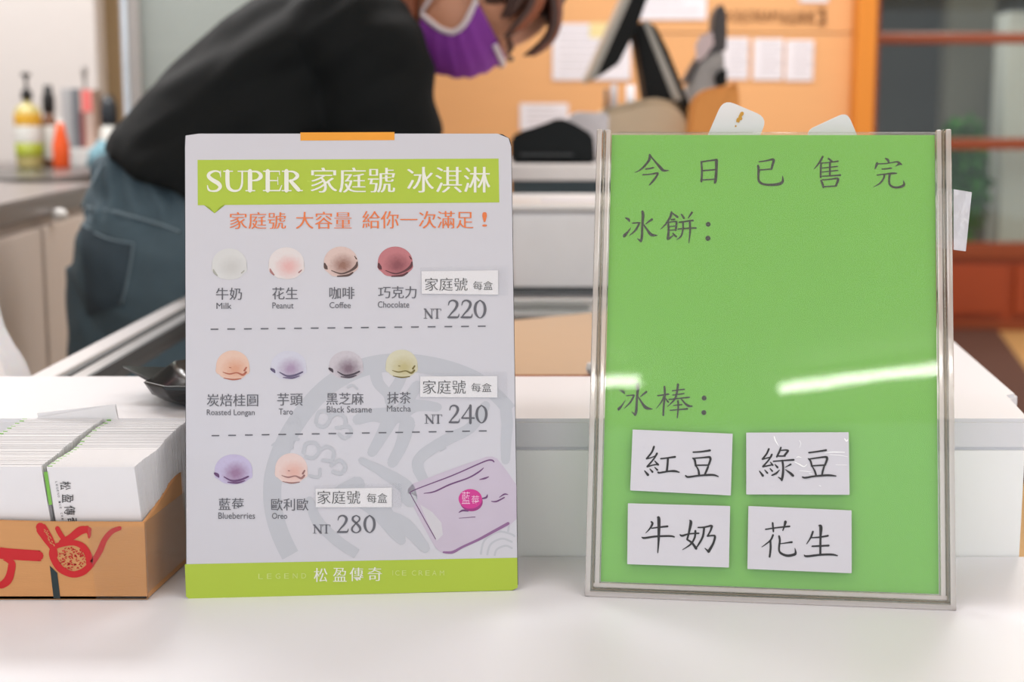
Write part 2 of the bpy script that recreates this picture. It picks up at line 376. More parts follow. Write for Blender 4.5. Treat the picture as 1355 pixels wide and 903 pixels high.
DIG = {'2': '8,44,6 18,16,12 46,5,13 74,18,20 80,42,22 64,75,18 30,112,12 8,140,10;5,141,15 60,141,17 88,138,13 97,112,4',
 '0': '50,4,8 21,30,18 11,75,21 21,120,18 50,146,8 79,120,18 89,75,21 79,30,18 50,4,8',
 '4': '70,3,8 35,60,9 4,104,10;3,107,13 99,107,13;70,5,20 70,148,20',
 '8': '50,4,8 24,18,15 22,42,18 50,68,18 80,102,20 80,130,15 50,147,8 18,132,15 17,105,15 42,75,10 74,45,14 76,20,13 50,4,8',
 'N': '20,2,9 20,148,9;14,4,20 90,146,24;90,2,9 90,148,9;2,4,7 30,4,7;72,4,7 106,4,7;2,147,8 38,147,8', 'T': '50,5,20 50,148,20;4,5,9 96,5,9;4,4,6 4,34,6;96,4,6 96,34,6;30,147,8 70,147,8'}
def digit(ch, x0, y0, x1, y1):
    sx, sy = (x1 - x0) / 100, (y1 - y0) / 150; out = []
    for q in strokes(DIG[ch], 0, 0, 1):
        P_ = Poly((x0 + x * sx, y0 + y * sy) for x, y in q); P_.lv = q.lv; out.append(P_)
    return out
for (nx, ny0, ny1, d0, ds) in ((560.6, 408.7, 421.7, (396.9, 421.7), (('2', 592, 608), ('2', 609.7, 625.5), ('0', 626.7, 643.7))),
                               (561.9, 548.8, 560.8, (536, 560.6), (('2', 593.8, 608.7), ('4', 610.6, 627.5), ('0', 629, 645.3))),
                               (414, 694.5, 706.2, (681.8, 705.8), (('2', 446, 461.5), ('8', 463.5, 479.3), ('0', 480.8, 497.3)))):
    pr = digit('N', nx, ny0, nx + 12, ny1) + digit('T', nx + 12.5, ny0, nx + 23.2, ny1)
    for ch, a, b in ds: pr += digit(ch, a, d0[0], b, d0[1])
    ink('price_lettering', s_, pr, M_ink_grey, menu)
for (ya, yb, x0) in ((436, 432, 278.7), (576.8, 570.6, 280)):
    for k in range(17):
        x = x0 + k * 22.1; y = ya + (yb - ya) * k / 16; ink('dash', s_, [[(x, y - .8), (x + 10.3, y - .9), (x + 10.3, y + .7), (x, y + .8)]], M_ink_grey, menu)
# printed scoops: flat pictures, shaded in the print
def scoop_mat(name, light, deep, px, py, dark=None):
    m = bpy.data.materials.new(name); m.use_nodes = True; nt = m.node_tree; b = nt.nodes['Principled BSDF']; b.inputs['Roughness'].default_value = .45
    tc = nt.nodes.new('ShaderNodeTexCoord'); mp = nt.nodes.new('ShaderNodeMapping')
    x, z = s_.p(px + 3, py + 4); mp.vector_type = 'POINT'; k = 1 / .0098
    mp.inputs['Scale'].default_value = (k, 0, k * 1.15); mp.inputs['Location'].default_value = (-x * k, 0, -z * k * 1.15)
    g = nt.nodes.new('ShaderNodeTexGradient'); g.gradient_type = 'SPHERICAL'
    nz = nt.nodes.new('ShaderNodeTexNoise'); nz.inputs['Scale'].default_value = 500; mxn = nt.nodes.new('ShaderNodeMath'); mxn.operation = 'MULTIPLY_ADD'; mxn.inputs[1].default_value = .35; 
    rm = nt.nodes.new('ShaderNodeValToRGB'); rm.color_ramp.elements[0].color = lin(light); rm.color_ramp.elements[1].color = lin(deep)
    rm.color_ramp.elements[0].position = .18; rm.color_ramp.elements[1].position = 1.1 if False else 1.0
    nt.links.new(tc.outputs['Object'], mp.inputs[0]); nt.links.new(mp.outputs[0], g.inputs[0]); nt.links.new(tc.outputs['Object'], nz.inputs['Vector'])
    nt.links.new(nz.outputs['Fac'], mxn.inputs[0]); nt.links.new(g.outputs['Fac'], mxn.inputs[2]); nt.links.new(mxn.outputs[0], rm.inputs[0]); nt.links.new(rm.outputs[0], b.inputs['Base Color'])
    return m
SCO = [('milk', 303.5, 350, 23, 21, (203, 203, 203), (190, 189, 188), (164, 164, 156), 0), ('peanut', 379, 349, 23.5, 21.5, (214, 206, 206), (214, 168, 166), (160, 110, 108), 0),
 ('coffee', 451, 347, 22.5, 20.5, (206, 182, 176), (140, 100, 88), (84, 62, 58), 1), ('chocolate', 523, 347, 23, 20.5, (180, 110, 116), (128, 66, 74), (84, 40, 48), 1),
 ('longan', 308, 484.5, 22, 20.5, (216, 184, 168), (206, 152, 126), (170, 96, 76), 2), ('taro', 382, 484.5, 23.5, 20, (196, 196, 210), (160, 140, 168), (92, 82, 112), 3),
 ('sesame', 458, 484, 22.5, 19.5, (190, 184, 192), (120, 100, 114), (66, 56, 68), 3), ('matcha', 531.5, 482.5, 21, 19.5, (200, 196, 172), (180, 170, 124), (112, 100, 50), 2),
 ('blueberry', 309, 622.5, 25, 21, (184, 176, 206), (144, 112, 146), (96, 62, 106), 3), ('cookie', 385.5, 621, 21.5, 21, (216, 194, 190), (212, 168, 158), (150, 110, 108), 2)]
for (nm, cx, cy, rx, ry, cl, cd, ck, kind) in SCO:
    rnd = random.Random(hash(nm) % 97 if False else len(nm) * 7 + int(cx)); pts = []
    for k in range(40):
        a = 2 * math.pi * k / 40; x, y = math.cos(a), math.sin(a)
        r_ = 1 + (.03 * rnd.random() if y > .2 else .0) + (.06 if .2 < y < .55 else 0) - (.05 if y > .9 else 0)
        if kind >= 2 and y > .5: y = y * .93
        pts.append((cx + rx * x * r_, cy + ry * y * r_))
    o = patch('scoop_picture', s_, [pts], scoop_mat('print_' + nm, cl, cd, cx, cy), menu, .00014)
    mk = mat('print_dark_' + nm, ck, .5, var=.1)
    if kind == 0: sp = '-92,30,4 -86,50,14 -70,70,8;85,40,6 70,55,8'
    elif kind == 1: sp = '-95,10,10 -88,35,22 -80,45,8;-55,55,5 0,75,9 50,60,12 88,30,18 96,0,8;-20,92,8 40,86,14 70,68,10;80,-40,4 92,-20,8'
    elif kind == 2: sp = '-60,40,4 -20,52,9 25,44,8 60,58,14 80,40,12;-55,78,4 0,88,10 50,82,6;70,30,12 82,10,10;-20,10,5 -10,12,5'
    else: sp = '-98,20,14 -86,30,20 -78,44,8;-50,42,6 -10,66,12 35,62,14 78,40,10;-30,76,6 20,80,12 60,66,6'
    ps = []
    for st in sp.split(';'):
        for q in ribbon([tuple(float(v) for v in t.split(',')) for t in st.split()]):
            ps.append([(cx + x * rx / 100, cy + y * ry / 100) for x, y in q])
    ink('scoop_crease', s_, ps, mk, o, .0002)
# printed tub of lavender ice cream
tub = patch('tub_picture', s_, [[(547, 670), (540, 656), (539.5, 648), (546, 640.5), (600, 620), (643, 605), (651, 604.4), (657.5, 607), (671, 624), (683.3, 642), (683.6, 687), (674, 696), (636, 715), (599, 732.5), (590, 733.5), (584, 731.5), (576, 725), (561, 698)]], mat('print_lavender', (190, 179, 196), .45, var=.06, scale=40), menu, .00014)
patch('tub_highlight', s_, [[(556, 668), (572, 678), (584, 692), (586, 708), (578, 716), (566, 692)]], mat('print_pale_lilac', (198, 195, 202), .45), tub, .00018)
ink('tub_lines', s_, strokes('80,375,8 100,345,8 400,230,9 640,125,10 700,112,12 720,125,10;180,368,5 260,355,11 380,300,12 520,250,11 600,205,12 640,172,6;610,262,6 650,252,14 680,240,6;700,430,6 740,430,12 800,400,10;450,515,6 480,500,16 520,505,10;620,410,8 660,400,16 670,378,6;450,560,4 575,550,6;80,380,6 180,560,6 270,720,6;760,400,4 800,375,12 830,378,4', 530, 590, 5.825), mat('print_plum', (104, 62, 110), .5), tub, .0002)
ink('tub_shadow_edge', s_, strokes('330,822,14 400,822,22 480,780,18 600,725,20 720,660,22 830,600,24', 530, 590, 5.825), mat('print_mauve', (136, 96, 140), .5), tub, .0002)
M_pink = mat('print_magenta', (198, 46, 138), .45)
cir = lambda cx, cy, rx, ry: [(cx + rx * math.cos(2 * math.pi * k / 28), cy + ry * math.sin(2 * math.pi * k / 28)) for k in range(28)]
seal = patch('tub_seal', s_, [cir(623.8, 664.5, 15, 12.5)], mat('print_plum_deep', (150, 40, 120), .5), tub, .00022)
patch('seal_face', s_, [cir(622.3, 660.5, 15.5, 13)], M_pink, tub, .00026)
text('seal_lettering', s_, [('藍', 611, 651, 622, 667), ('莓', 624, 656, 634, 668)], mat('print_pink', (232, 200, 222), .5), tub, -.01, 0, .00032)
# stuck-on price tags, each under clear tape
for (q, its) in (([(557.7, 359.4), (659, 358), (659.3, 390.2), (558, 389)], [('家庭號', 562.5, 368, 618.5, 385), ('每盒', 626, 372.5, 652, 384)]),
                 ([(556, 498.4), (657.8, 498), (658.2, 526.4), (555.8, 525.6)], [('家庭號', 559.7, 503.4, 616.2, 521.4), ('每盒', 623.7, 507.3, 650.3, 519)]),
                 ([(417.6, 647.2), (518.7, 645.6), (518.6, 671.4), (417.9, 671.6)], [('家庭號', 420.3, 649.6, 476.6, 667), ('每盒', 485.6, 653, 512.4, 665.8)])):
    bm = bmesh.new(); lo = s_.poly(q, .0003); hi = s_.poly(q, .0007)
    A = [bm.verts.new(v) for v in lo]; B = [bm.verts.new(v) for v in hi]; bm.faces.new(B)
    for k in range(4): bm.faces.new((A[k], A[(k + 1) % 4], B[(k + 1) % 4], B[k]))
    t_ = link('price_sticker', from_bm(bm), M_card, menu)
    text('sticker_lettering', s_, its, M_ink, t_, -.008, .006, .0009)
    patch('clear_tape_strip', s_, [[(q[0][0] - 2, q[0][1] - 5), (q[1][0] + 13, q[1][1] - 6), (q[2][0] + 13, q[2][1] + 1), (q[3][0] - 2, q[3][1] + 1)]], M_tape, t_, .0011)

# ---------------------------------------------------------------- clear sign holder with green sheet
hold = thing('sign_holder', 'clear acrylic upright sign holder framing a bright green notice sheet', 'sign holder', (.16, .856, COUNTER), (-R(17.0), 0, -R(6.8)))
HW, HH = .1147, .307
h0 = Sheet(hold, 0.0)
# local y: front 0, back +
link('back_panel', box(-HW, HW, .006, .009, .002, HH), M_acryl, hold)
link('green_sheet', box(-.1050, .1050, .0042, .0047, .0095, .3043), M_green_paper, hold)
def rail(x0, x1, z0, z1, y0, y1, m, nm='frame_rail'): return link(nm, box(x0, x1, y0, y1, z0, z1, .0008, 2), m, hold)
for sx in (-1, 1):
    rail(*sorted((sx * HW, sx * (HW - .0036))), .0, HH, -.001, .0095, M_rim)
    rail(*sorted((sx * (HW - .0042), sx * (HW - .0056))), .004, HH, .0, .008, M_rim2, 'seam_strip')
    rail(*sorted((sx * (HW - .0060), sx * (HW - .0092))), .006, HH, .0002, .0060, M_rim)
rail(-HW, HW, 0, .0036, -.001, .0095, M_rim)
rail(-HW + .004, HW - .004, .0041, .0054, .0, .008, M_rim2, 'seam_strip')
rail(-HW + .005, HW - .005, .0058, .0090, .0002, .0060, M_rim)
# bowed front panel: the plastic has warped a little
bmf = bmesh.new(); gv = {}
for i in range(29):
    for j in range(39):
        x = -.1055 + .211 * i / 28; z = .0092 + (.3052 - .0092) * j / 38
        gv[i, j] = bmf.verts.new((x, .0030, z))
for i in range(28):
    for j in range(38): bmf.faces.new((gv[i, j], gv[i + 1, j], gv[i + 1, j + 1], gv[i, j + 1]))
link('front_panel', from_bm(bmf), M_acryl, hold, smooth=True)
link('support_foot', join(prism([(.0095, .10), (.0125, .10), (.080, -.026 + .0), (.030, -.006)], 'x', -.06, .06) if False else box(-.06, .06, .0095, .0125, .03, .12)), M_rim, hold)
# lettering printed on the green sheet (behind the front panel)
hp = Sheet(hold, .0041)
JIN = '300,100,30 290,170,34 220,260,26 150,315,16 95,335,6;305,110,20 370,190,24 440,270,40 480,308,34 550,308,12;245,290,20 300,282,22 350,270,22;205,365,18 300,360,18 390,345,26 405,358,26 350,440,28 295,502,16;985,190,24 992,320,26 985,455,30;985,195,20 1080,180,20 1170,168,26;1185,172,44 1183,300,36 1175,420,40 1165,470,34;1000,312,20 1165,298,20;995,435,18 1150,425,18'
YI = '145,192,18 240,180,20 320,162,30 340,178,34 325,230,32 310,290,28;155,302,18 310,290,20;130,245,30 140,300,36 135,400,28 150,460,32 210,492,30 320,500,34 420,485,40 460,450,34 455,380,8;990,125,26 955,190,28 910,250,18 875,288,8;968,210,24 965,300,24 962,400,24;1065,150,22 1110,185,28;975,212,16 1100,200,16 1195,185,22;975,278,14 1185,255,18;980,330,14 1190,308,18;970,385,14 1100,380,18 1225,370,24;1085,200,28 1085,380,24;965,440,18 985,480,28 1000,535,24;980,435,16 1100,425,18 1170,415,24 1195,432,34 1165,510,26;1000,525,18 1175,515,18'
WAN = '395,220,20 450,255,50 468,305,30;235,310,34 225,350,50 195,430,24;245,330,24 400,325,24 560,300,24 640,290,34 680,320,50 725,345,26;680,330,50 600,380,10;330,435,24 420,430,28 520,415,30;235,555,24 400,535,28 540,520,40 625,520,24;380,550,40 365,620,36 290,720,32 160,795,8;485,550,50 475,640,40 485,740,42 560,795,42 680,795,46 770,750,50 755,660,10'
BING = '125,185,14 165,205,34 180,235,16;195,320,10 160,370,24 115,420,44 105,440,20;220,255,18 310,250,20;315,252,24 260,350,26 180,420,8;350,100,30 360,150,40 350,300,30 345,440,34 330,495,34;325,490,30 285,460,10;480,205,30 430,240,22 395,270,10;365,270,16 420,350,28 470,410,40 550,418,10;740,110,26 720,180,32 660,270,22 595,335,8;745,120,16 820,175,30;735,210,18 780,205,22;695,240,24 700,350,28 690,465,36;700,245,16 790,235,20 805,250,28 795,350,26;715,300,14 790,295,16;715,350,14 800,345,16;700,465,26 760,420,14 775,400,8;755,390,16 800,435,26;870,140,20 905,190,28;1010,115,30 960,190,12;840,245,18 1025,220,24;825,335,18 940,325,18 1065,320,20;890,245,24 890,340,22 865,430,22 805,475,8;980,225,28 985,350,26 970,520,10;1225,272,32;1222,458,34'
BANG = '100,165,14 145,185,34 165,215,14;175,300,8 130,370,22 90,415,40 85,435,16;190,240,16 290,232,20;292,238,24 240,330,24 160,410,8;335,85,36 340,150,38 328,300,30 320,440,36 305,495,34;305,495,26 262,455,10;455,190,30 410,225,22 375,255,10;350,260,16 400,340,28 450,400,44 535,418,10;605,240,18 750,220,22;695,120,26 700,230,28 685,380,26 680,500,26;690,250,24 650,330,18 585,410,6;705,270,12 745,325,26;800,175,16 960,155,20;805,232,16 955,212,18;755,290,18 900,275,18 1025,262,22;875,90,30 860,200,28 830,290,26 735,385,8;910,275,14 970,345,26 1020,378,34 1070,380,10;815,370,14 925,360,18;770,435,16 890,425,18 1000,415,24;875,310,26 878,400,24 865,535,16;1222,272,33;1218,465,33'
ink('notice_lettering', hp, strokes(JIN, 830, 195, 10.037) + strokes(YI, 990, 195, 10.037) + strokes(WAN, 1145, 195, 15.05) + strokes(BING, 815, 270, 10.037) + strokes(BANG, 810, 500, 10.037), M_ink_green, hold, .0001)
# adhesive tape flag folded over the right rail
bm = bmesh.new(); q = Sheet(hold, -.0012).poly([(1239.5, 249), (1262, 250.5), (1286, 254.5), (1278, 332.5), (1262, 330.5), (1240.5, 327.5)], 0)
A = [bm.verts.new(v) for v in q]; bm.faces.new((A[0], A[1], A[4], A[5]))
B = [bm.verts.new(v) for v in q]
link('tape_strip', from_bm(bm), M_tape, hold)
bm = bmesh.new(); A = [bm.verts.new(q[k]) for k in (1, 2, 3, 4)]; B = [bm.verts.new(q[k] + Vector((0, .0006, 0))) for k in (1, 2, 3, 4)]
bm.faces.new(A); bm.faces.new(B[::-1])
for k in range(4): bm.faces.new((A[k], B[k], B[(k + 1) % 4], A[(k + 1) % 4]))
link('tape_flag', from_bm(bm), M_tape_flag, hold)

# four laminated flavour cards stuck on the front panel
HONG = '305,165,28 275,240,26 205,325,22;205,325,22 270,310,16 325,285,14;345,255,28 300,330,22 215,430,24;215,432,22 290,410,18 350,400,20;315,355,14 360,405,30;180,485,14 225,540,36;250,460,12 285,500,28;315,440,12 350,475,26;395,325,20 480,315,20 585,300,28;490,320,28 485,400,28 475,495,30;360,505,24 380,512,24 500,492,24 580,490,30 640,505,16;825,238,20 930,232,22 1050,215,28;820,318,20 845,340,28 860,420,26;835,320,18 950,310,20 1040,302,28;1045,305,34 1055,335,30 1030,410,26;865,412,20 1035,410,20;870,430,18 895,480,26 905,545,28;1025,430,26 1000,490,28 975,545,22;725,550,20 760,568,26 900,550,24 1080,540,28 1160,562,14'
LV = '295,195,26 265,260,24 210,330,26;210,332,20 330,300,14;335,270,26 290,345,22 215,430,24;218,432,20 340,405,18;315,370,12 345,410,26;170,490,14 215,550,34;240,475,12 275,515,26;310,455,12 340,490,24;455,175,22 435,230,26 400,300,24;445,215,16 520,210,20 550,218,28;550,222,28 500,285,28;400,290,18 510,290,20;355,360,18 480,350,20 625,340,26;475,350,26 485,450,28 480,540,32 465,610,30;465,600,28 420,570,10;375,400,12 410,440,28;585,400,24 510,440,8;435,475,10 390,520,26 335,545,18;515,470,10 570,510,30 615,550,34;825,245,20 940,230,22 1055,212,26;820,325,18 850,360,24 865,425,24;840,328,18 950,312,20 1050,300,26;1060,305,34 1068,330,30 1040,410,28;870,420,20 1035,410,20;875,435,16 905,490,24 920,545,26;1030,425,24 1010,490,26 1000,545,22;740,568,18 780,578,26 900,558,24 1080,545,28 1185,555,16'
NIU = '300,190,24 315,215,30 280,280,22 225,340,8;305,275,16 400,262,22 515,250,28;175,395,14 210,405,28 350,385,26 540,378,26 605,390,20;385,130,26 400,160,44 398,400,32 385,600,14;810,170,16 825,200,40 800,330,28 775,425,26;775,425,24 840,470,28 895,545,36;885,310,28 875,400,26 820,490,24 715,560,8;680,360,16 710,375,28 800,350,20 930,342,22;920,265,18 1000,262,22 1095,240,26;1105,248,32 1085,310,24 1045,380,22;1045,380,20 1120,372,22 1145,390,30 1120,480,30 1060,585,40;1060,585,30 1010,540,10;1000,275,28 985,380,28 940,470,26 890,545,14'
HUA = '250,290,18 400,268,20 570,250,24;345,205,26 355,320,22;515,190,40 500,250,24 480,305,16;350,365,26 320,430,24 250,490,16 200,525,8;315,440,26 318,540,28 305,655,26;430,380,26 440,440,28 430,560,26 460,610,30 540,640,34 630,625,36 650,600,30 640,540,8;600,460,26 540,468,18 450,480,12;880,320,26 850,400,24 795,485,8;860,400,16 960,395,22 1080,375,26;960,240,20 985,260,44 980,400,30 978,630,28;870,515,22 980,510,24 1090,505,26;765,632,16 800,648,28 980,628,28 1130,625,28 1205,640,16'
for (q, sp, org, lab) in (([(837.2, 568.7), (969.5, 574.3), (967, 656), (833.8, 649.3)], HONG, (835, 575), 'white laminated card reading 紅豆, top left of the four on the green notice'),
        ([(987.5, 572.8), (1123, 572.3), (1124.2, 655.1), (987.5, 654.6)], LV, (988, 575), 'white laminated card reading 綠豆, top right of the four, with a wrinkled film'),
        ([(830.9, 666.4), (966.2, 670), (964.5, 751.4), (829.9, 747)], NIU, (832, 672), 'white laminated card reading 牛奶, bottom left of the four on the green notice'),
        ([(990.3, 670), (1126.8, 675.8), (1127, 759), (989, 753.3)], HUA, (988, 672), 'white laminated card reading 花生, bottom right of the four on the green notice')):
    a = h0.p(*q[3]); wc = WM[hold.name] @ Vector((a[0], .0024, a[1]))
    t_ = thing('flavour_card', lab, 'card', wc, (-R(17.0), 0, -R(6.8)), 'flavour cards on the green notice')
    cs = Sheet(t_, -.0032)
    qq = cs.poly(q, 0); bk = [v + Vector((0, .0014, 0)) for v in qq]
    bm = bmesh.new(); A = [bm.verts.new(v) for v in qq]; B = [bm.verts.new(v) for v in bk]
    bm.faces.new(A); bm.faces.new(B[::-1])
    for k in range(4): bm.faces.new((A[k], B[k], B[(k + 1) % 4], A[(k + 1) % 4]))
    bmesh.ops.recalc_face_normals(bm, faces=bm.faces[:])
    link('card_face', from_bm(bm), M_lami, t_)
    ink('card_lettering', cs, strokes(sp, org[0], org[1], 10.037), M_ink, t_, .0002)
    link('foam_pad', box(.012, .045, -.0019, -.0002, .010, .030), M_card, t_)
    if '綠豆' in lab:
        ink('film_crease', cs, strokes('365,30,14 385,90,16 425,155,6;700,85,8 720,120,6 700,180,3;640,370,8 700,400,16 760,430,14 800,400,8;660,310,8 690,300,14 725,310,6;1030,250,4 1130,238,14 1300,240,10;1100,270,6 1240,280,8 1340,300,4;1300,60,14 1325,90,20 1345,70,8;700,485,5 790,492,8 850,500,5;830,520,8 870,530,8;1180,405,4 1330,410,5;960,680,6 985,690,8', 988, 575, 10.037), mat('wrinkled_film_white', (250, 250, 252), .15), t_, .0003)
# two rounded paper cards tucked behind the holder
def tucked(pts, Y0, lab, writing):
    P = [at(px, py, Y0 + (py - 172) * .0) for px, py in pts]; low = LEDGE + .0005
    c = sum(P, Vector()) / len(P)
    v = spline([tuple(p) for p in P], 5)
    dx, dz = (P[0].x - P[-1].x), (P[0].z - P[-1].z)
    ext = [(p[0], p[2]) for p in v]
    # both long sides run on down to the ledge
    def run(a, b):
        t = (low - a[1]) / (b[1] - a[1]); return (a[0] + (b[0] - a[0]) * t, low)
    return ext, c
def round_card(name, corners, Y0, rad, lab, cat, th=.0009):
    """corners: tl, tr, br, bl world x,z on plane Y0 ; rounded"""
    out = []; n = len(corners)
    for i in range(n):
        p = Vector(corners[i]); a = Vector(corners[i - 1]); b = Vector(corners[(i + 1) % n])
        u = (a - p).normalized() * rad; v = (b - p).normalized() * rad
        for k in range(6):
            t = k / 5; out.append(tuple((p + u) * (1 - t) ** 2 + p * 2 * t * (1 - t) + (p + v) * t * t))
    return prism(out, 'y', Y0, Y0 + th)
def card_from_px(tl, tr, Y0, length, lean_dx):
    a = at(*tl, Y0); b = at(*tr, Y0); d = Vector((b.x - a.x, b.z - a.z)); dn = Vector((d.y, -d.x)).normalized() * length
    return [(a.x, a.z), (b.x, b.z), (b.x + dn.x, b.z + dn.y), (a.x + dn.x, a.z + dn.y)]
cA = card_from_px((957.5, 131), (1016, 156), .972, .135, 0)
tA = thing('paper_sleeve', 'white round-cornered paper sleeve with orange print tucked behind the green notice, left one', 'card', (cA[3][0], .972, LEDGE))
link('sleeve', round_card('s', cA, .972, .008, '', ''), M_card, tA, True)
sA = Sheet(tA, -.0002)
ink('orange_print', sA, strokes('982,150,5 979,155,4 980,157,5;977,158,5 976,162,4;974,166,2 973,168,2', 0, 0, 1), mat('ink_amber_print', (214, 158, 60), .5), tA, .0001)
cB = card_from_px((1066, 173.5), (1121, 148), .975, .12, 0)
tB = thing('paper_sleeve', 'plain white round-cornered paper sleeve behind the green notice, right one', 'card', (cB[3][0], .975, LEDGE))
link('sleeve', round_card('s', cB, .975, .006, '', ''), M_card, tB, True)

# ---------------------------------------------------------------- kraft box of business cards
BX0, BX1, BY0, BY1 = -.352, -.2297, .862, .950; BZ = COUNTER + .0005; BH = .0505
kbox = thing('cardboard_box', 'low open kraft cardboard box with red print, full of upright business cards', 'box', (-.29, .906, COUNTER))
link('front_wall', prism([(BX0, BZ), (BX1, BZ), (BX1, BZ + BH - .0005), (BX1 - .06, BZ + BH - .0002), (BX1 - .09, BZ + BH + .0007), (BX0, BZ + BH + .001)], 'y', BY0, BY0 + .0022, .0003), M_kraft, kbox, True)
sw = prism([(BY0 + .0021, BZ), (BY1, BZ), (BY1, BZ + .067), (BY1 - .03, BZ + .064), (BY0 + .02, BZ + BH + .003), (BY0 + .0021, BZ + BH - .0005)], 'x', BX1 - .0022, BX1, .0003)
for v in sw.vertices: v.co.x += (v.co.y - BY0) * .10
link('side_wall', sw, M_kraft, kbox, True)
link('side_wall', prism([(BY0, BZ), (BY1, BZ), (BY1, BZ + .06), (BY0, BZ + BH)], 'x', BX0, BX0 + .0022, .0003), M_kraft, kbox, True)
link('back_wall', box(BX0, BX1 + .0065, BY1 - .0022, BY1, BZ, BZ + .060), M_kraft, kbox, True)
link('bottom', box(BX0, BX1, BY0, BY1, BZ, BZ + .002), M_kraft, kbox, True)
fb = thing  # front face as a sheet in world coordinates
class FSheet(Sheet):
    pass
fs = Sheet(kbox, BY0 - .906)
K5 = (0, 680, 5.42)
ink('red_print', fs, [q for q in (strokes('0,282,82 80,290,80 270,302,78 278,302,76;20,330,0.1 82,350,50 78,420,55 55,480,60 10,515,50;'
   '400,300,36 380,240,52 345,180,72 300,110,80 290,96,70;470,200,34 430,140,36 412,104,34;440,205,40 510,170,50 580,120,60 640,115,40;625,104,40 640,140,30 640,170,16;'
   '860,104,30 800,130,36 750,190,40 720,260,44 680,330,40 640,380,46 590,420,50 520,435,46 440,400,50 395,340,50 375,280,46 400,235,40 470,215,36 540,210,40 600,240,46 640,310,50 640,360,46', *K5))], M_red, kbox, .0003)
dots = []; rnd = random.Random(3)
for k in range(120):
    a = rnd.random() * 6.28; r_ = math.sqrt(rnd.random()); x = 505 + 103 * r_ * math.cos(a) + 6; y = 322 + 82 * r_ * math.sin(a); s1 = rnd.uniform(4, 11)
    dots += strokes(f'{x},{y},6 {x+s1},{y+rnd.uniform(-9,9)},7', *K5)
ink('red_dots', fs, dots, M_red, kbox, .0003)
rd = []
for k in range(26):
    y = 112 + k * 4.6; x = 325 + k * 2.2 + rnd.uniform(-14, 14); rd += strokes(f'{x},{y},5 {x+6},{y+4},5', *K5)
ink('kraft_specks', fs, rd, M_kraft, kbox, .0005)
patch('dark_stripe', fs, [[(358 / 5.42, 680 + 372 / 5.42), (412 / 5.42, 680 + 425 / 5.42), (434 / 5.42, 680 + 610 / 5.42), (385 / 5.42, 680 + 607 / 5.42)]], M_darkteal, kbox, .0003)
patch('clear_tape_strip', fs, [[(116, 697), (193, 697), (199, 794), (128, 793)]], clear('clear_parcel_tape', (.97, .95, .9), .015, refl=1, rough=.2, bump=1.5, bscale=60), kbox, .0006)
tp = box(BX1 + .0002, BX1 + .0004, BY0, BY1 - .002, BZ + .004, BZ + .050)
for v in tp.vertices: v.co.x += (v.co.y - BY0) * .10
link('clear_tape_side', tp, bpy.data.materials['clear_parcel_tape'], kbox, True)

# individual cards, 54 x 90 mm, leaning, in two stacks
CWD, CHT = .054, .0895
def card_mesh(): return box(-CWD / 2, CWD / 2, 0, .0005, 0, CHT, 0)
M_edge_green = M_leaf_green
proto_mesh = card_mesh(); proto_mesh.materials.append(M_card)
strip_mesh = box(-CWD / 2 - .0001, -CWD / 2 + .0028, -.00012, .00062, CHT - .020, CHT + .0001); strip_mesh.materials.append(M_edge_green)
def card(x, y, z, roty, rotx, lab, grp, rotz=0, strip=True):
    t_ = bpy.data.objects.new('business_card', proto_mesh); COL.objects.link(t_)
    t_.location = (x, y, z); t_.rotation_euler = (rotx, roty, rotz); tag(t_, lab, 'card', grp)
    WM[t_.name] = Matrix.Translation((x, y, z)) @ t_.rotation_euler.to_matrix().to_4x4()
    if strip:
        c = bpy.data.objects.new('green_strip', strip_mesh); COL.objects.link(c); c.parent = t_
    return t_
rnd = random.Random(11)
NC = 74; front = None
def place(xr_left, ytop, ztop, lean, tilt=0.0):
    """bottom centre of a card whose top-left corner stands at (xr_left, ytop, ztop)"""
    M = Matrix.Rotation(tilt, 4, 'Y'); M = Matrix.Rotation(lean, 4, 'X') @ M if False else (Matrix.Rotation(tilt, 4, 'Y') @ Matrix.Rotation(lean, 4, 'X'))
    return Vector((xr_left, ytop, ztop)) - M @ Vector((-CWD / 2, 0, CHT))
for st, (xa, xb, za, zb, side) in enumerate(((-.2865, -.2745, .0846, .099, 'right'), (-.3440, -.3320, .0880, .100, 'left'))):
    for k in range(NC):
        t = k / (NC - 1); lean = R(18 - 15 * t ** .8)
        wav = .0013 * math.sin(t * 7 + st) * t + .0008 * noise.noise(Vector((t * 9, 3 + st * 5, 0)))
        P = place(xa + (xb - xa) * t + wav + rnd.uniform(-.0002, .0002), .8545 + .088 * t, COUNTER + za + (zb - za) * t + rnd.uniform(-.0003, .0003), lean)
        first = f'foremost card of the {side}-hand stack in the kraft box, ' + ('printed with the shop name' if st == 0 else 'blank side forward')
        c = card(P.x, P.y, max(P.z, BZ + .0022), 0, lean, first if k == 0 else f'white business card packed upright in the {side}-hand stack of the kraft box', f'business cards in the {side}-hand stack', 0, k % 4 == 1)
        if k == 0 and st == 0: front = c
for k in range(2):
    tl = -R(9.5 - 3 * k); P = place(-.3215, .9436 + .0014 * k, COUNTER + .1035 - .003 * (1 - k), R(2), tl)
    card(P.x, P.y, P.z, tl, R(2), ('tallest white card, sticking up askew at the rear of the left-hand stack', 'second raised white card at the rear of the left-hand stack')[1 - k], 'raised cards at the back', 0, False)
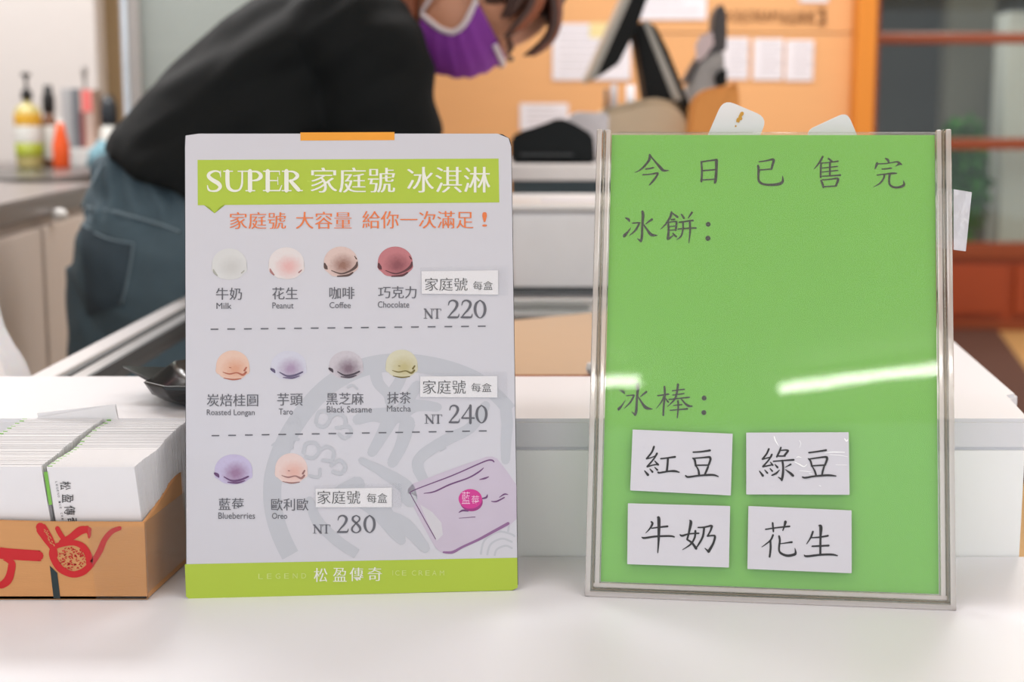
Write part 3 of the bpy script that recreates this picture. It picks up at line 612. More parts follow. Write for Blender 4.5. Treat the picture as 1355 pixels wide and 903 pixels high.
# print of the foremost card
fsh = Sheet(front, 0.0)
ink('green_bar', fsh, [[(58.2, 624.5), (63, 624), (69.3, 667.5), (65, 668.5)]], M_leaf_green, front, .0004)
for (ch, x, y, w2, h2) in (('松', 79.5, 637, 14.5, 11), ('盈', 82.5, 654, 14.5, 11), ('傳', 85.3, 669, 14.5, 12.5), ('奇', 88.5, 684.5, 14.5, 14)):
    text('card_lettering', fsh, [(ch, x, y, x + w2, y + h2)], M_ink, front, 0, 0, .0005, rot=1)
def tiny(s, x0, y0, x1, y1):
    out = []
    n = len(s)
    for i, ch in enumerate(s):
        if ch != ' ': out.append((ch, x0 + (x1 - x0) * i / n, y0 + (y1 - y0) * i / n, x0 + (x1 - x0) * i / n + 2.6, y0 + (y1 - y0) * i / n + 2.2))
    return out
text('small_card_lettering', fsh, tiny('LEGEND ICE CREAM', 73.5, 637, 83.5, 697), M_ink_grey, front, 0, 0, .0005, rot=1)

# ---------------------------------------------------------------- black dish on the ledge
dz = LEDGE + .0003
dish = thing('serving_dish', 'shallow glossy black dish with pointed corner ears, on the ledge behind the price board', 'dish', (-.19, 1.05, LEDGE))
def oct_ring(hx, hy, cut, z, n=5, ear=0):
    """rectangle with cut corners around (-.19,1.05)"""
    pts = [(-hx, -hy + cut), (-hx, hy - cut), (-hx + cut, hy), (hx - cut, hy), (hx, hy - cut), (hx, -hy + cut), (hx - cut, -hy), (-hx + cut, -hy)]
    out = []
    for i in range(8):
        a, b = pts[i], pts[(i + 1) % 8]
        for k in range(n): out.append(Vector((-.19 + a[0] + (b[0] - a[0]) * k / n, 1.048 + a[1] + (b[1] - a[1]) * k / n, z)))
    return out
rings = [oct_ring(.050, .044, .016, dz), oct_ring(.061, .054, .018, dz + .002), oct_ring(.069, .062, .020, dz + .008), oct_ring(.0735, .0665, .020, dz + .0175),
         oct_ring(.0722, .0652, .020, dz + .0182), oct_ring(.066, .059, .019, dz + .009), oct_ring(.058, .050, .017, dz + .0038), oct_ring(.03, .022, .012, dz + .0032)]
link('bowl', loft(rings), M_dish, dish, True, smooth=True)
for sx in (-1, 1):
    x0 = -.19 + sx * .0722; x1 = -.19 + sx * .098
    V = [(x0, 1.018, dz + .0165), (x0, 1.072, dz + .0165), (x1, 1.036, dz + .0235), (x0 - sx * .002, 1.018, dz + .0125), (x0 - sx * .002, 1.072, dz + .0125), (x1 - sx * .002, 1.036, dz + .0215)]
    link('pointed_ear', mesh(V, [(0, 1, 2), (5, 4, 3), (0, 2, 5, 3), (2, 1, 4, 5), (1, 0, 3, 4)]), M_dish, dish, True)

# ---------------------------------------------------------------- room (setting)
M_wall = mat('beige_wall_paint', (218, 212, 208), .7, var=.015, bump=.1)
M_wood = mat('tan_wood_panel', (226, 170, 114), .5, var=.05, scale=5, stretch=(1, 1, 8))
M_wood_or = mat('orange_varnished_wood', (214, 132, 34), .4, var=.08, scale=6, stretch=(8, 8, 1))
M_wood_red = mat('red_brown_wood', (148, 56, 8), .4, var=.12, scale=6, stretch=(1, 1, 8))
M_wood_dark = mat('dark_orange_wood', (130, 54, 8), .4, var=.1, scale=6, stretch=(8, 8, 1))
M_floor = mat('tan_floor_tile', (196, 158, 104), .35, var=.06, scale=3)
M_mat = mat('brown_mat', (84, 50, 38), .9, var=.15, scale=60, bump=.4)
M_ceil = mat('ceiling_white', (238, 236, 232), .8, var=.01)
M_glass = clear('window_glass', (.92, .95, .93), haze=.0, refl=.9, rough=.02)
struct(link('floor', box(-4, 6.5, -3.4, 11, -.05, 0), M_floor))
struct(link('ceiling', box(-4, 6.5, -3.4, 11, 2.7, 2.75), M_ceil))
lw = link('wall_left', join(box(-3.6, at(133, 60, 4.55).x, 4.5, 4.6, 0, 2.7), box(-3.62, -3.56, .5, 4.6, 0, 2.7)), M_wall); struct(lw)
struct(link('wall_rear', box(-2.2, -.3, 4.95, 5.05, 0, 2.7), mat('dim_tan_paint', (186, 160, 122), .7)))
xp0, xp1, xp2 = at(470, 60, 4.4).x, at(1127, 60, 4.4).x, at(1150, 60, 4.4).x
bw = struct(link('wall_back', box(xp0, xp1, 4.43, 4.5, 0, 2.7), M_wall))
zj = at(900, 43, 4.4).z
link('panel', box(xp0, xp1, 4.40, 4.43, .3, zj - .004), M_wood, bw); link('panel', box(xp0, xp1, 4.40, 4.43, zj, 2.1), M_wood, bw)
struct(link('trim_1', join(box(xp1, xp2 + .005, 4.33, 4.5, 0, 2.7, .004)), M_wood_or))
struct(link('trim_2', box(xp2 + .006, at(1160, 60, 4.4).x, 4.36, 4.52, 0, 2.7, .004), M_wood_dark))
# far storefront: glazed wooden lattice over a red-brown kick panel
YF = 8.0
def zf(py): return at(1300, py, YF).z
wf = link('window_1', box(1.6, 5.5, YF, YF + .08, zf(57), zf(43), .01), M_wood_dark); struct(wf)
link('rail', box(1.6, 5.5, YF, YF + .08, zf(198), zf(183), .01), M_wood_dark, wf)
link('rail', box(1.6, 5.5, YF, YF + .08, zf(-96), zf(-83), .01), M_wood_dark, wf)
link('stile', box(1.55, 1.66, YF - .01, YF + .09, 0, 2.7, .01), M_wood_dark, wf)
link('stile', box(3.6, 3.7, YF - .01, YF + .09, 0, 2.7, .01), M_wood_dark, wf)
for (a, b) in ((zf(43), 2.7), (zf(183), zf(57)), (zf(326), zf(198))):
    link('pane', box(1.66, 3.6, YF + .035, YF + .041, a, b), M_glass, wf); link('pane', box(3.7, 5.5, YF + .035, YF + .041, a, b), M_glass, wf)
wr = struct(link('wall_right', box(1.6, 5.5, YF + .01, YF + .1, 0, zf(322)), M_wood_red))
link('rail', box(1.6, 5.5, YF - .02, YF + .01, zf(342), zf(322), .008), M_wood_dark, wr)
link('rail', box(1.6, 5.5, YF - .02, YF + .01, .0, zf(424), .008), M_wood_dark, wr)
link('raised_panel', box(1.75, 2.78, YF - .012, YF + .01, zf(416), zf(350), .008), M_wood_red, wr)
link('raised_panel', box(2.84, 3.9, YF - .012, YF + .01, zf(416), zf(350), .008), M_wood_red, wr)
M_backing = mat('dark_backing', (52, 54, 56), .8, var=.3, scale=1.5)
struct(link('wall_dark_backing', box(.5, 6.5, 10.6, 10.7, 0, 3), M_backing))  # backing added so the view through the panes stays dark
a = at(1262, 250, 9.4); b = at(1335, 250, 9.4)
curt = thing('grey_curtain', 'pale grey hanging curtain outside the glazed lattice at far right', 'curtain', (a.x, 9.5, 0))
rg = []
V = []; Fs = []
for i in range(41):
    x = at(1302, 250, 9.5).x + (at(1340, 250, 9.5).x - at(1302, 250, 9.5).x) * i / 40; y = 9.5 + .03 * math.sin(i * .9)
    V += [(x, y, 0), (x, y, 1.5)]
for i in range(40): Fs.append((2 * i, 2 * i + 2, 2 * i + 3, 2 * i + 1))
link('cloth', mesh(V, Fs), mat('curtain_grey', (120, 124, 122), .9), curt, True, True)
pil = link('pillar', box(at(1330, 50, 9.2).x, at(1395, 50, 9.2).x, 9.15, 9.4, 0, at(1340, 16, 9.2).z, .01), mat('pillar_white', (206, 210, 210), .6), None, True)
tag(pil, 'pale pillar outside, at the right edge of the lattice window', 'pillar')
grey = link('concrete_column', box(at(1255, 50, 9.9).x, at(1318, 50, 9.9).x, 9.9, 10.1, 0, 2.6, .02), mat('column_grey', (112, 112, 106), .8), None, True)
tag(grey, 'broad grey column standing outside behind the green plant', 'column')
area('plant_fill_light', (at(1230, 100, 8.7).x, 8.9, 2.3), .5, .3, 16, (1, .98, .9))  # unseen fill light added to brighten the plant
# green plant outdoors
plant = thing('potted_plant', 'bushy green plant outside the lattice window', 'plant', (at(1272, 250, 9.0).x, 9.0, 0))
link('pot', lathe([(.14, 0), (.2, .35), (.21, .36), (.18, .36)], 20, plant.location.x, 9.0, 0), mat('terracotta', (150, 90, 60), .8), plant, True)
rnd = random.Random(5); M_leaf = mat('plant_leaf', (46, 130, 30), .5, var=.3, scale=8)
V, Fs = [], []
for k in range(900):
    th = rnd.random() * 6.28; ph = rnd.uniform(-1, 1); r_ = rnd.random() ** .4
    c = Vector((plant.location.x + .19 * r_ * math.cos(th) * math.sqrt(1 - ph * ph), 9.0 + .2 * r_ * math.sin(th), .82 + .40 * ph * r_))
    u = Vector((rnd.uniform(-1, 1), rnd.uniform(-1, 1), rnd.uniform(-1, 1))).normalized(); v = u.cross(Vector((rnd.uniform(-1, 1), .3, 1))).normalized()
    n = len(V); V += [c - u * .05, c + v * .02, c + u * .05, c - v * .02]; Fs.append((n, n + 1, n + 2, n + 3))
fo = link('foliage', mesh(V, Fs), M_leaf, plant, True); fo['kind'] = 'stuff'
link('stem', tube([(plant.location.x, 9, .3, .02), (plant.location.x + .02, 9, .6, .015), (plant.location.x, 9, .9, .01)]), mat('stem_brown', (90, 66, 40), .8), plant, True)
# mat on the floor to the right
P = [atz(1255, 437, .0), atz(1318, 437, .0), atz(1372, 512, 0), atz(1372, 640, 0), atz(1240, 640, 0)]
mt = link('floor_mat', prism([(p.x, p.y) for p in P], 'z', .001, .012), M_mat, None, True); tag(mt, 'large dark brown floor mat beyond the right end of the counter', 'mat')

# fluorescent tubes hung under the ceiling behind the photographer, mirrored in the sign holder
M_tube = mat('fluorescent_tube_lit', (255, 252, 246), .5, emit=40)
for (x0, y0, x1, y1, lab) in ((-1.66, -2.78, -.475, -2.85, 'lit fluorescent tube fitting on the ceiling, the one further left'), (.01, -2.93, 1.19, -2.64, 'lit fluorescent tube fitting on the ceiling, the one further right')):
    t_ = thing('tube_lamp', lab, 'lamp', (x0, y0, 2.66)); L = Vector((x1 - x0, y1 - y0, 0)); n_ = Vector((-L.y, L.x, 0)).normalized() * .03
    link('batten', prism([(x0 - n_.x, y0 - n_.y), (x1 - n_.x, y1 - n_.y), (x1 + n_.x, y1 + n_.y), (x0 + n_.x, y0 + n_.y)], 'z', 2.675, 2.70), M_white_lam, t_, True)
    link('tube', tube([(x0, y0, 2.655, .017), ((x0 + x1) / 2, (y0 + y1) / 2, 2.655, .017), (x1, y1, 2.655, .017)], 12, 2), M_tube, t_, True)

# ---------------------------------------------------------------- chest freezer behind the ledge
FZ = CZ - .218
M_frz_glass = clear('freezer_glass', (.34, .42, .42), haze=.05, hazecol=(70, 90, 90), refl=3.2, rough=.06)
frz = thing('chest_freezer', 'white chest freezer with aluminium rim and dark sliding glass lids, behind the ledge', 'freezer', (0, 1.47, 0))
FX0, FX1, FY0, FY1 = -.430, .255, 1.147, 1.855
link('body', join(box(FX0 + .01, FX1, FY0, FY0 + .04, .06, FZ - .012), box(FX0 + .01, FX1, FY1 - .04, FY1, .06, FZ - .012), box(FX0 + .01, FX0 + .05, FY0, FY1, .06, FZ - .012), box(FX1 - .04, FX1, FY0, FY1, .06, FZ - .012), box(FX0 + .01, FX1, FY0, FY1, .06, .35)), M_white_lam, frz, True)
for nm, bx in (('rim', (FX0, FX0 + .024, FY0, FY1 + .01)), ('rim', (FX1 - .024, FX1, FY0, FY1 + .01)), ('rim', (FX0 + .024, FX1 - .024, FY0, FY0 + .02)), ('rim', (FX0 + .024, FX1 - .024, FY1 - .02, FY1 + .01))):
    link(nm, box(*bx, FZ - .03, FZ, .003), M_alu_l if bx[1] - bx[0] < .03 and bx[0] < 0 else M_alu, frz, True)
link('rubber_seal', join(box(FX0 + .0245, FX0 + .030, FY0 + .021, FY1 - .021, FZ - .02, FZ - .002), box(FX0 + .048, FX0 + .052, FY0 + .021, FY1 - .021, FZ - .02, FZ - .002)), M_alu_dark, frz, True)
link('track', box(FX0 + .0305, FX0 + .0475, FY0 + .021, FY1 - .021, FZ - .02, FZ - .004), M_alu, frz, True)
link('glass_lid', box(FX0 + .0525, .10, FY0 + .021, FY1 - .021, FZ - .018, FZ - .012), M_frz_glass, frz, True)
link('inner_tub', box(FX0 + .06, .09, FY0 + .05, FY1 - .05, .36, FZ - .12), mat('tub_dark_teal', (44, 66, 70), .4), frz, True)
# tan board lying on the freezer, grey strip, dark seam
tb = thing('tan_board', 'flat tan board with pearl knob and red front edge lying on the freezer', 'board', (.1, 1.3, FZ))
Q = [atz(676, 496, FZ + .006), atz(812, 496, FZ + .006), atz(812, 411, FZ + .006), atz(676, 424, FZ + .006)]
link('board', prism([(p.x, p.y) for p in Q], 'z', FZ + .001, FZ + .006, .0008), mat('tan_board', (182, 150, 116), .5, var=.03), tb, True)
link('red_edge', box(Q[0].x + .002, Q[1].x - .002, Q[0].y - .003, Q[0].y - .0005, FZ + .001, FZ + .0055), mat('orange_red_edge', (196, 110, 78), .5), tb, True)
kp = atz(783, 487, FZ + .012)
link('pearl_knob', lathe([(.0005, 0), (.004, .001), (.0055, .005), (.004, .010), (.0005, .011)], 16, kp.x, kp.y, FZ + .0062), mat('pearl', (226, 224, 224), .2), tb, True)
# white equipment housing and rear desk
hs = thing('equipment_housing', 'pale grey-white cabinet with a rounded top edge behind the freezer, between the two signs', 'cabinet', (.35, 1.95, 0))
link('cabinet_body', box(-.004, .50, 1.880, 2.175, .02, CZ - .1075, .012, 4), mat('light_grey_laminate', (236, 234, 236), .35), hs, True)
link('kick_seam', box(-.003, .499, 1.874, 1.879, FZ + .004, FZ + .010), M_alu_dark, hs, True)
link('lower_seam', box(-.003, .499, 1.868, 1.873, FZ - .006, FZ + .001), M_alu_dark, hs, True)
link('top_cap', box(-.006, .502, 1.874, 2.18, CZ - .1075, CZ - .098, .004), M_white_lam, hs, True)
pc = link('paper_note', box(.04, .14, 1.93, 2.02, CZ - .0978, CZ - .0972), M_paper, None, True); tag(pc, 'white paper lying flat on top of the grey-white cabinet', 'paper')
DZ = CZ - .0555
desk = thing('rear_desk', 'light grey desk with a dark teal front, carrying the till screen', 'desk', (.4, 2.6, 0))
M_desk = mat('desk_grey_top', (206, 202, 200), .4); M_teal = mat('desk_dark_teal', (62, 78, 84), .5)
link('desk_top', box(-.01, .62, 2.2, 3.0, DZ - .024, DZ, .003), M_desk, desk, True)
link('desk_front', box(0, .61, 2.22, 2.98, .02, DZ - .0245), M_teal, desk, True)

# ---- black receipt printer
pr_ = thing('receipt_printer', 'low black slope-topped receipt printer on the rear desk', 'printer', (.09, 2.35, DZ))
a = at(676, 200, 2.31); b = at(783, 200, 2.31)
link('case', prism([(a.x, DZ + .001), (b.x + .006, DZ + .001), (b.x + .002, at(0, 178, 2.31).z), (at(760, 1, 2.31).x, at(0, 163, 2.31).z), (at(742, 1, 2.31).x, at(0, 156, 2.31).z), (at(716, 1, 2.31).x, at(0, 166, 2.31).z), (at(690, 1, 2.31).x, at(0, 174, 2.31).z), (a.x, at(0, 182, 2.31).z)], 'y', 2.31, 2.46, .004), mat('printer_black', (20, 25, 27), .6, spec=.2), pr_, True)
link('paper_slot', box(a.x + .015, b.x - .03, 2.306, 2.3095, DZ + .012, DZ + .016), M_alu_dark, pr_, True)
wp = thing('white_paper_bundle', 'small white receipt paper bundle just right of the black printer', 'paper', (at(778, 160, 2.5).x, 2.5, DZ))
link('bundle', prism([(at(752, 1, 2.5).x, DZ + .001), (at(806, 1, 2.5).x, DZ + .001), (at(806, 1, 2.5).x, at(0, 150, 2.5).z), (at(762, 1, 2.5).x, at(0, 148, 2.5).z), (at(748, 1, 2.5).x, at(0, 160, 2.5).z)], 'y', 2.48, 2.54, .003), M_paper, wp, True)

# ---- till touch screen seen from the side
YM = 2.62
def pp(pts, Y=YM): return [(at(x, y, Y).x, at(x, y, Y).z) for x, y in pts]
pos = thing('till_screen', 'tilted black and silver till touch screen on a beige dome base, seen edge on', 'monitor', (at(850, 200, YM).x, YM, DZ))
bz = at(0, 128, YM).z
dome = spline([(at(x, 1, YM).x, at(1, y, YM).z) for x, y in ((784, 208), (784, 165), (796, 148), (822, 138), (862, 131), (890, 138), (906, 152), (911, 172), (912, 208))], 4)
link('base', prism([(x, max(z, DZ + .001)) for x, z in dome], 'y', YM - .09, YM + .09, .012), mat('beige_plastic', (206, 188, 160), .5), pos, True)
M_mb = mat('monitor_black', (10, 12, 12), .5, spec=.2); M_ms = mat('monitor_silver', (162, 158, 150), .4, metal=.3)
link('screen_back', prism(pp([(832, 0), (843, -30), (862, -30), (845, 14), (836, 40), (832, 48), (812, 88), (795, 100), (784, 106), (780, 104), (826, 6)]), 'y', YM - .13, YM + .13, .003), M_mb, pos, True)
link('screen_bezel', prism(pp([(836, -34), (842, -32), (828, 4), (782, 107), (776, 109), (775, 104)]), 'y', YM - .135, YM + .135, .002), M_ms, pos, True)
link('stand', prism(pp([(834, 38), (846, 32), (862, 36), (884, 100), (884, 134), (852, 134), (840, 60)]), 'y', YM - .06, YM + .06, .004), M_mb, pos, True)
link('stand_trim', prism(pp([(846, 32), (854, 31), (898, 134), (886, 134)]), 'y', YM - .064, YM + .064, .002), M_ms, pos, True)
link('stand_back', prism(pp([(855, 33), (864, 38), (880, 70), (913, 152), (898, 150), (896, 134)]), 'y', YM - .058, YM + .058, .002), M_mb, pos, True)
# ---- card reader / holder
YR = 2.85
rd_ = thing('card_terminal', 'grey and black card terminal propped upright with a receipt, right of the till screen', 'terminal', (at(938, 150, YR).x, YR, DZ))
link('shell', prism(pp([(904, 128), (922, 82), (944, 68), (954, 68), (957, 112), (944, 118), (940, 208), (916, 208), (912, 124)], YR), 'y', YR - .04, YR + .04, .005), mat('terminal_grey', (160, 158, 158), .5), rd_, True)
link('dark_panel', prism(pp([(900, 112), (918, 80), (934, 58), (940, 40), (942, 18), (950, 6), (956, 14), (958, 40), (957, 70), (944, 68), (924, 82), (908, 110)], YR), 'y', YR - .045, YR + .03, .004), mat('terminal_dark', (66, 62, 64), .5), rd_, True)
link('key_block', prism(pp([(940, 104), (946, 95), (957, 92), (957, 114), (944, 116)], YR), 'y', YR - .05, YR - .041, .002), M_mb, rd_, True)
link('receipt', prism(pp([(916, 62), (922, 50), (938, 44), (940, 60), (928, 78), (918, 84)], YR), 'y', YR - .05, YR - .046), mat('receipt_pink_white', (214, 196, 200), .6), rd_, True)
bag = thing('brown_paper_bag', 'small brown paper bag with a rounded top behind the green notice', 'bag', (at(945, 190, 2.45).x, 2.45, DZ))
link('bag_body', prism([(x, max(z, DZ + .001)) for x, z in spline(pp([(909, 210), (911, 150), (920, 128), (938, 117), (962, 115), (974, 118), (976, 210)], 2.45), 4)], 'y', 2.42, 2.48, .004), mat('brown_bag', (206, 136, 62), .6), bag, True)
for (x0, y0, x1, y1, lab, nm, mc) in ((798, 118, 806, 140, 'brown-capped marker standing behind the dome base', 'marker', (96, 66, 44)), (806, 112, 818, 140, 'grey pen holder behind the dome base', 'pen_holder', (170, 170, 176)), (826, 113, 842, 140, 'white glue stick behind the dome base', 'glue_stick', (222, 220, 224))):
    c0 = at((x0 + x1) / 2, y1, 2.9); zt_ = at(0, y0, 2.9).z; rr = (at(x1, 1, 2.9).x - at(x0, 1, 2.9).x) / 2
    o = link(nm, lathe([(rr * .9, 0), (rr, .003), (rr, (zt_ - DZ) * .7), (rr * .75, (zt_ - DZ) * .74), (rr * .7, zt_ - DZ)], 16, c0.x, 2.9, DZ + .0005), mat('plastic_' + nm, mc, .5), None, True, True); tag(o, lab, nm.replace('_', ' '))

# ---- papers pinned on the tan wall
def pinned(x0, y0, x1, y1, lab, lines=6, Y=4.395, sticky=None, tint=(232, 230, 238)):
    A = at(x0, y1, Y); B = at(x1, y0, Y)
    t_ = thing('pinned_paper', lab, 'paper', (A.x, Y, A.z), (0, 0, 0), 'papers on the tan wall')
    link('sheet', box(A.x, B.x, Y - .0008, Y, A.z, B.z), mat('pinned_paper', tint, .6), t_, True)
    if lines:
        V, Fs = [], []
        for k in range(lines):
            z = B.z - (k + 1) * (B.z - A.z) / (lines + 1); n = len(V); w_ = (B.x - A.x) * (.8 if k % 3 else .6)
            V += [(A.x + .02, Y - .0012, z), (A.x + .02 + w_, Y - .0012, z), (A.x + .02 + w_, Y - .0012, z + .004), (A.x + .02, Y - .0012, z + .004)]; Fs.append((n, n + 1, n + 2, n + 3))
        link('printed_lines', mesh(V, Fs), mat('faint_print', (190, 188, 196), .6), t_, True)
    if sticky:
        a, b = at(sticky[0], sticky[3], Y - .002), at(sticky[2], sticky[1], Y - .002)
        link('sticky_note', box(a.x, b.x, Y - .0022, Y - .0014, a.z, b.z), mat('sticky_yellow', (232, 218, 160), .6), t_, True)
    return t_
pinned(731, 31, 835, 106, 'large white sheet with yellow sticky note on the tan wall beside the till screen', 7, sticky=(780, 30, 806, 50))
pinned(838, -40, 936, 26, 'white sheet high on the tan wall above the till stand', 5)
pinned(688, 137, 752, 172, 'small white sheet with pink corner, low on the tan wall behind the black printer', 4, sticky=None)
pinned(954, 50, 991, 105, 'small white slip on the tan wall, left one of a row of three', 8)
pinned(996, 51, 1037, 106, 'small white slip on the tan wall, middle one of a row of three', 8)
pinned(1039, 53, 1077, 107, 'small white slip on the tan wall, right one of a row of three', 8)
pinned(1058, -60, 1098, 3, 'white sheet near the top of the tan wall above the brown lettering', 0)
sgn = thing('wall_lettering', 'row of brown letters ending in a bracket, high on the tan wall', 'lettering', (at(960, 24, 4.395).x, 4.395, at(0, 32, 4.395).z))
wsh = Sheet(sgn, -.001)
text('letter_row', wsh, [('ICE(CREAM', 962, 14, 1030, 32), ('冰品專賣', 1032, 14, 1078, 32), ('】', 1080, 11, 1092, 33)], mat('letters_brown', (122, 78, 34), .5), sgn, 0, .01, .001)

# ---------------------------------------------------------------- left side: sink counter, bottles, fridge
ZS = CZ - .105
sink = thing('sink_counter', 'beige cabinet counter with a dark stainless top along the left wall', 'counter', (-1.2, 3.2, 0))
A0 = atz(-60, 284, ZS); A1 = atz(0, 271, ZS); B1 = atz(115, 246.5, ZS); dirv = (B1 - A1).normalized(); N0 = A1 - dirv * .55; N1 = B1 + dirv * 1.78
N0 = A1 - dirv * .35; N1 = B1 + dirv * .15
top = [(N0.x, N0.y), (N1.x, N1.y), (-1.0, N1.y + .01), (-1.0, 4.49), (-2.9, 4.49), (-2.9, N0.y)]
link('worktop', prism(top, 'z', ZS - .034, ZS, .004), mat('worktop_grey_steel', (128, 120, 118), .3, metal=.35, var=.08), sink, True)
ins = [(N0.x - .02, N0.y + .02), (N1.x - .02, N1.y - .02), (-1.02, N1.y - .01), (-1.02, 4.47), (-2.88, 4.47), (-2.88, N0.y + .02)]
link('cabinet_body', prism(ins, 'z', .08, ZS - .0345), mat('beige_laminate', (214, 202, 192), .5), sink, True)
C1 = atz(-10, 226, ZS); C2 = atz(100, 217, ZS)
link('sink_basin', join(*[prism([(at(-40, 1, 2.9).x, 2.9), (at(60, 1, 2.9).x, 2.9), (at(60, 1, 3.7).x, 3.7), (at(-40, 1, 3.7).x, 3.7)], 'z', ZS + .0005, ZS + .004)]), mat('basin_dark', (44, 44, 44), .25, metal=.3), sink, True)
# cabinet doors on the long face
fa = Vector((N0.x - .02, N0.y + .02, 0)); fd = Vector((N1.x, N1.y, 0)) - Vector((N0.x, N0.y, 0)); fl = fd.length; fd.normalize(); fnrm = Vector((fd.y, -fd.x, 0))
for k in range(2):
    s0 = .02 + k * .57; s1 = s0 + .55
    q0 = fa + fd * s0 + fnrm * .001; q1 = fa + fd * s1 + fnrm * .001
    dr = link('door', prism([(q0.x, q0.y), (q1.x, q1.y), ((q1 + fnrm * .018).x, (q1 + fnrm * .018).y), ((q0 + fnrm * .018).x, (q0 + fnrm * .018).y)], 'z', .10, ZS - .05, .002), mat('beige_door', (218, 205, 195), .45), sink, True)
    if k == 0:
        best = min((abs(((fa + fd * t * .01).x + .03) / ((fa + fd * t * .01).y) * F * .985 + 677.5 - 88), t) for t in range(0, 140))[1] * .01
        kx = fa + fd * best + fnrm * .030
        knob_z = at(88, 284, kx.y).z
link('knob', lathe([(.006, -.010), (.012, -.006), (.0135, 0), (.010, .007), (.002, .010)], 16, kx.x, kx.y, knob_z), mat('knob_white', (240, 238, 236), .2), dr, True, True)
def bottle(name, lab, px, pbase, ptop, wpx, Y, prof, body_mat, parts, cat='bottle', grp='bottles on the sink counter'):
    c = at(px, pbase, Y); k = Y * 1.0 / F; h = (pbase - ptop) * k; r_ = wpx / 2 * k
    t_ = thing(name, lab, cat, (c.x, Y, ZS), (0, 0, 0), grp)
    link('bottle_body', lathe([(a * r_, b * h) for a, b in prof], 24, c.x, Y, ZS + .001), body_mat, t_, True, True)
    for nm, pf, m_ in parts: link(nm, lathe([(a * r_, b * h) for a, b in pf], 24, c.x, Y, ZS + .001), m_, t_, True, True)
    return t_, c, r_, h
M_oil = mat('pale_soap_liquid', (222, 210, 140), .15, trans=.3); M_blk = mat('cap_black', (24, 24, 26), .4)
M_lab_y = mat('label_yellow', (222, 170, 50), .5); M_lab_w = mat('label_white', (226, 226, 220), .5); M_lab_g = mat('label_green', (150, 160, 40), .5)
YB = 3.85
t_, c, r_, h = bottle('pump_bottle', 'tall clear pump soap bottle with yellow and white label, leftmost on the sink counter', 40, 222, 99, 34, YB,
    [(.9, 0), (1, .03), (1, .58), (.8, .64), (.3, .68), (.3, .72)], M_oil,
    [('label_band', [(1.02, .44), (1.03, .45), (1.03, .56), (1.02, .57)], M_lab_y), ('label_band', [(1.02, .26), (1.03, .27), (1.03, .43), (1.02, .44)], M_lab_w), ('label_band', [(1.02, .12), (1.03, .13), (1.03, .26), (1.02, .26)], M_lab_g),
     ('pump_collar', [(.42, .72), (.42, .80), (.2, .83)], M_blk), ('pump_stem', [(.12, .82), (.12, .95), (.35, .96), (.35, .995), (.1, 1)], M_blk)])
bottle('sauce_bottle', 'slim amber bottle with black cap and white label beside the pump soap bottle', 68, 219, 113, 20, YB + .05,
    [(.9, 0), (1, .02), (1, .55), (.7, .62), (.5, .68)], mat('amber_glass', (120, 82, 60), .2), [('cap', [(.55, .66), (.8, .68), (.8, .86), (.6, .9), (.55, 1)], M_blk), ('label_band', [(1.02, .1), (1.04, .11), (1.04, .5), (1.02, .51)], M_lab_w)])
bottle('spray_bottle', 'squat bottle with black trigger top right of the magazine files', 147, 212, 118, 26, 3.9,
    [(.9, 0), (1, .03), (1, .5), (.5, .6)], M_lab_w, [('cap', [(.5, .55), (.9, .62), (.85, .85), (.5, .97), (.1, 1)], mat('trigger_black', (40, 46, 52), .3))])
bottle('white_jar', 'white plastic jar behind the blue cloth, left of the person', 158, 214, 165, 24, 4.0, [(.9, 0), (1, .03), (1, .9), (.8, 1)], M_lab_w, [('label_band', [(1.02, .3), (1.04, .31), (1.04, .7), (1.02, .71)], M_lab_y)], 'jar')
bottle('red_sauce_bottle', 'small bottle with orange-red body between the amber bottle and the files', 82, 220, 160, 22, YB - .05, [(.9, 0), (1, .04), (1, .5), (.6, .8), (.4, 1)], mat('orange_red_plastic', (238, 92, 34), .4), [('cap', [(.42, .9), (.42, 1.05)], M_lab_w)])
def slab(nm, lab, cat, x0, x1, y0, y1, Y, th, c, grp=None, parts=()):
    a = at(x0, y1, Y); b = at(x1, y0, Y); t_ = thing(nm, lab, cat, (a.x, Y, ZS), (0, 0, 0), grp)
    link('cover', box(a.x, b.x, Y, Y + th, ZS + .001, b.z, .004), mat(nm + '_' + str(int(x0)), c, .5), t_, True)
    for (px0, px1, py0, py1, pc_) in parts:
        a = at(px0, py1, Y); b = at(px1, py0, Y); link('printed_panel', box(a.x, b.x, Y - .002, Y - .0005, max(a.z, ZS + .003), b.z), mat('panel_%d_%d' % (px0, py0), pc_, .5), t_, True)
slab('magazine_file', 'light grey magazine file on the sink counter, left of the dark grey one', 'file', 84, 95, 117, 205, 4.05, .2, (176, 176, 178), 'files on the sink counter')
slab('magazine_file', 'dark grey magazine file on the sink counter next to the red pack', 'file', 96, 107, 117, 205, 4.05, .2, (112, 116, 122), 'files on the sink counter')
slab('food_pack', 'upright pack with red and pink printing beside the grey files', 'pack', 108, 123, 118, 200, 4.0, .06, (196, 172, 160), None, ((109, 121, 119, 148, (236, 120, 116)), (108, 112, 148, 195, (130, 50, 46))))
slab('plastic_tray', 'low white plastic tray at the back of the sink counter', 'tray', 88, 140, 197, 211, 3.95, .2, (220, 220, 218))
# blue cloth
c = at(138, 200, 3.6); cl = bmesh.new(); bmesh.ops.create_icosphere(cl, subdivisions=3, radius=1)
for v in cl.verts:
    d = 1 + .25 * noise.noise(v.co * 2.2); v.co = Vector((c.x + v.co.x * .042 * d, 3.6 + v.co.y * .05 * d, max(ZS + .001, ZS + .03 + v.co.z * .045 * d)))
clo = link('cleaning_cloth', from_bm(cl), mat('cloth_blue', (120, 158, 170), .9), None, True, True); tag(clo, 'crumpled pale blue cleaning cloth on the sink counter beside the person', 'cloth')
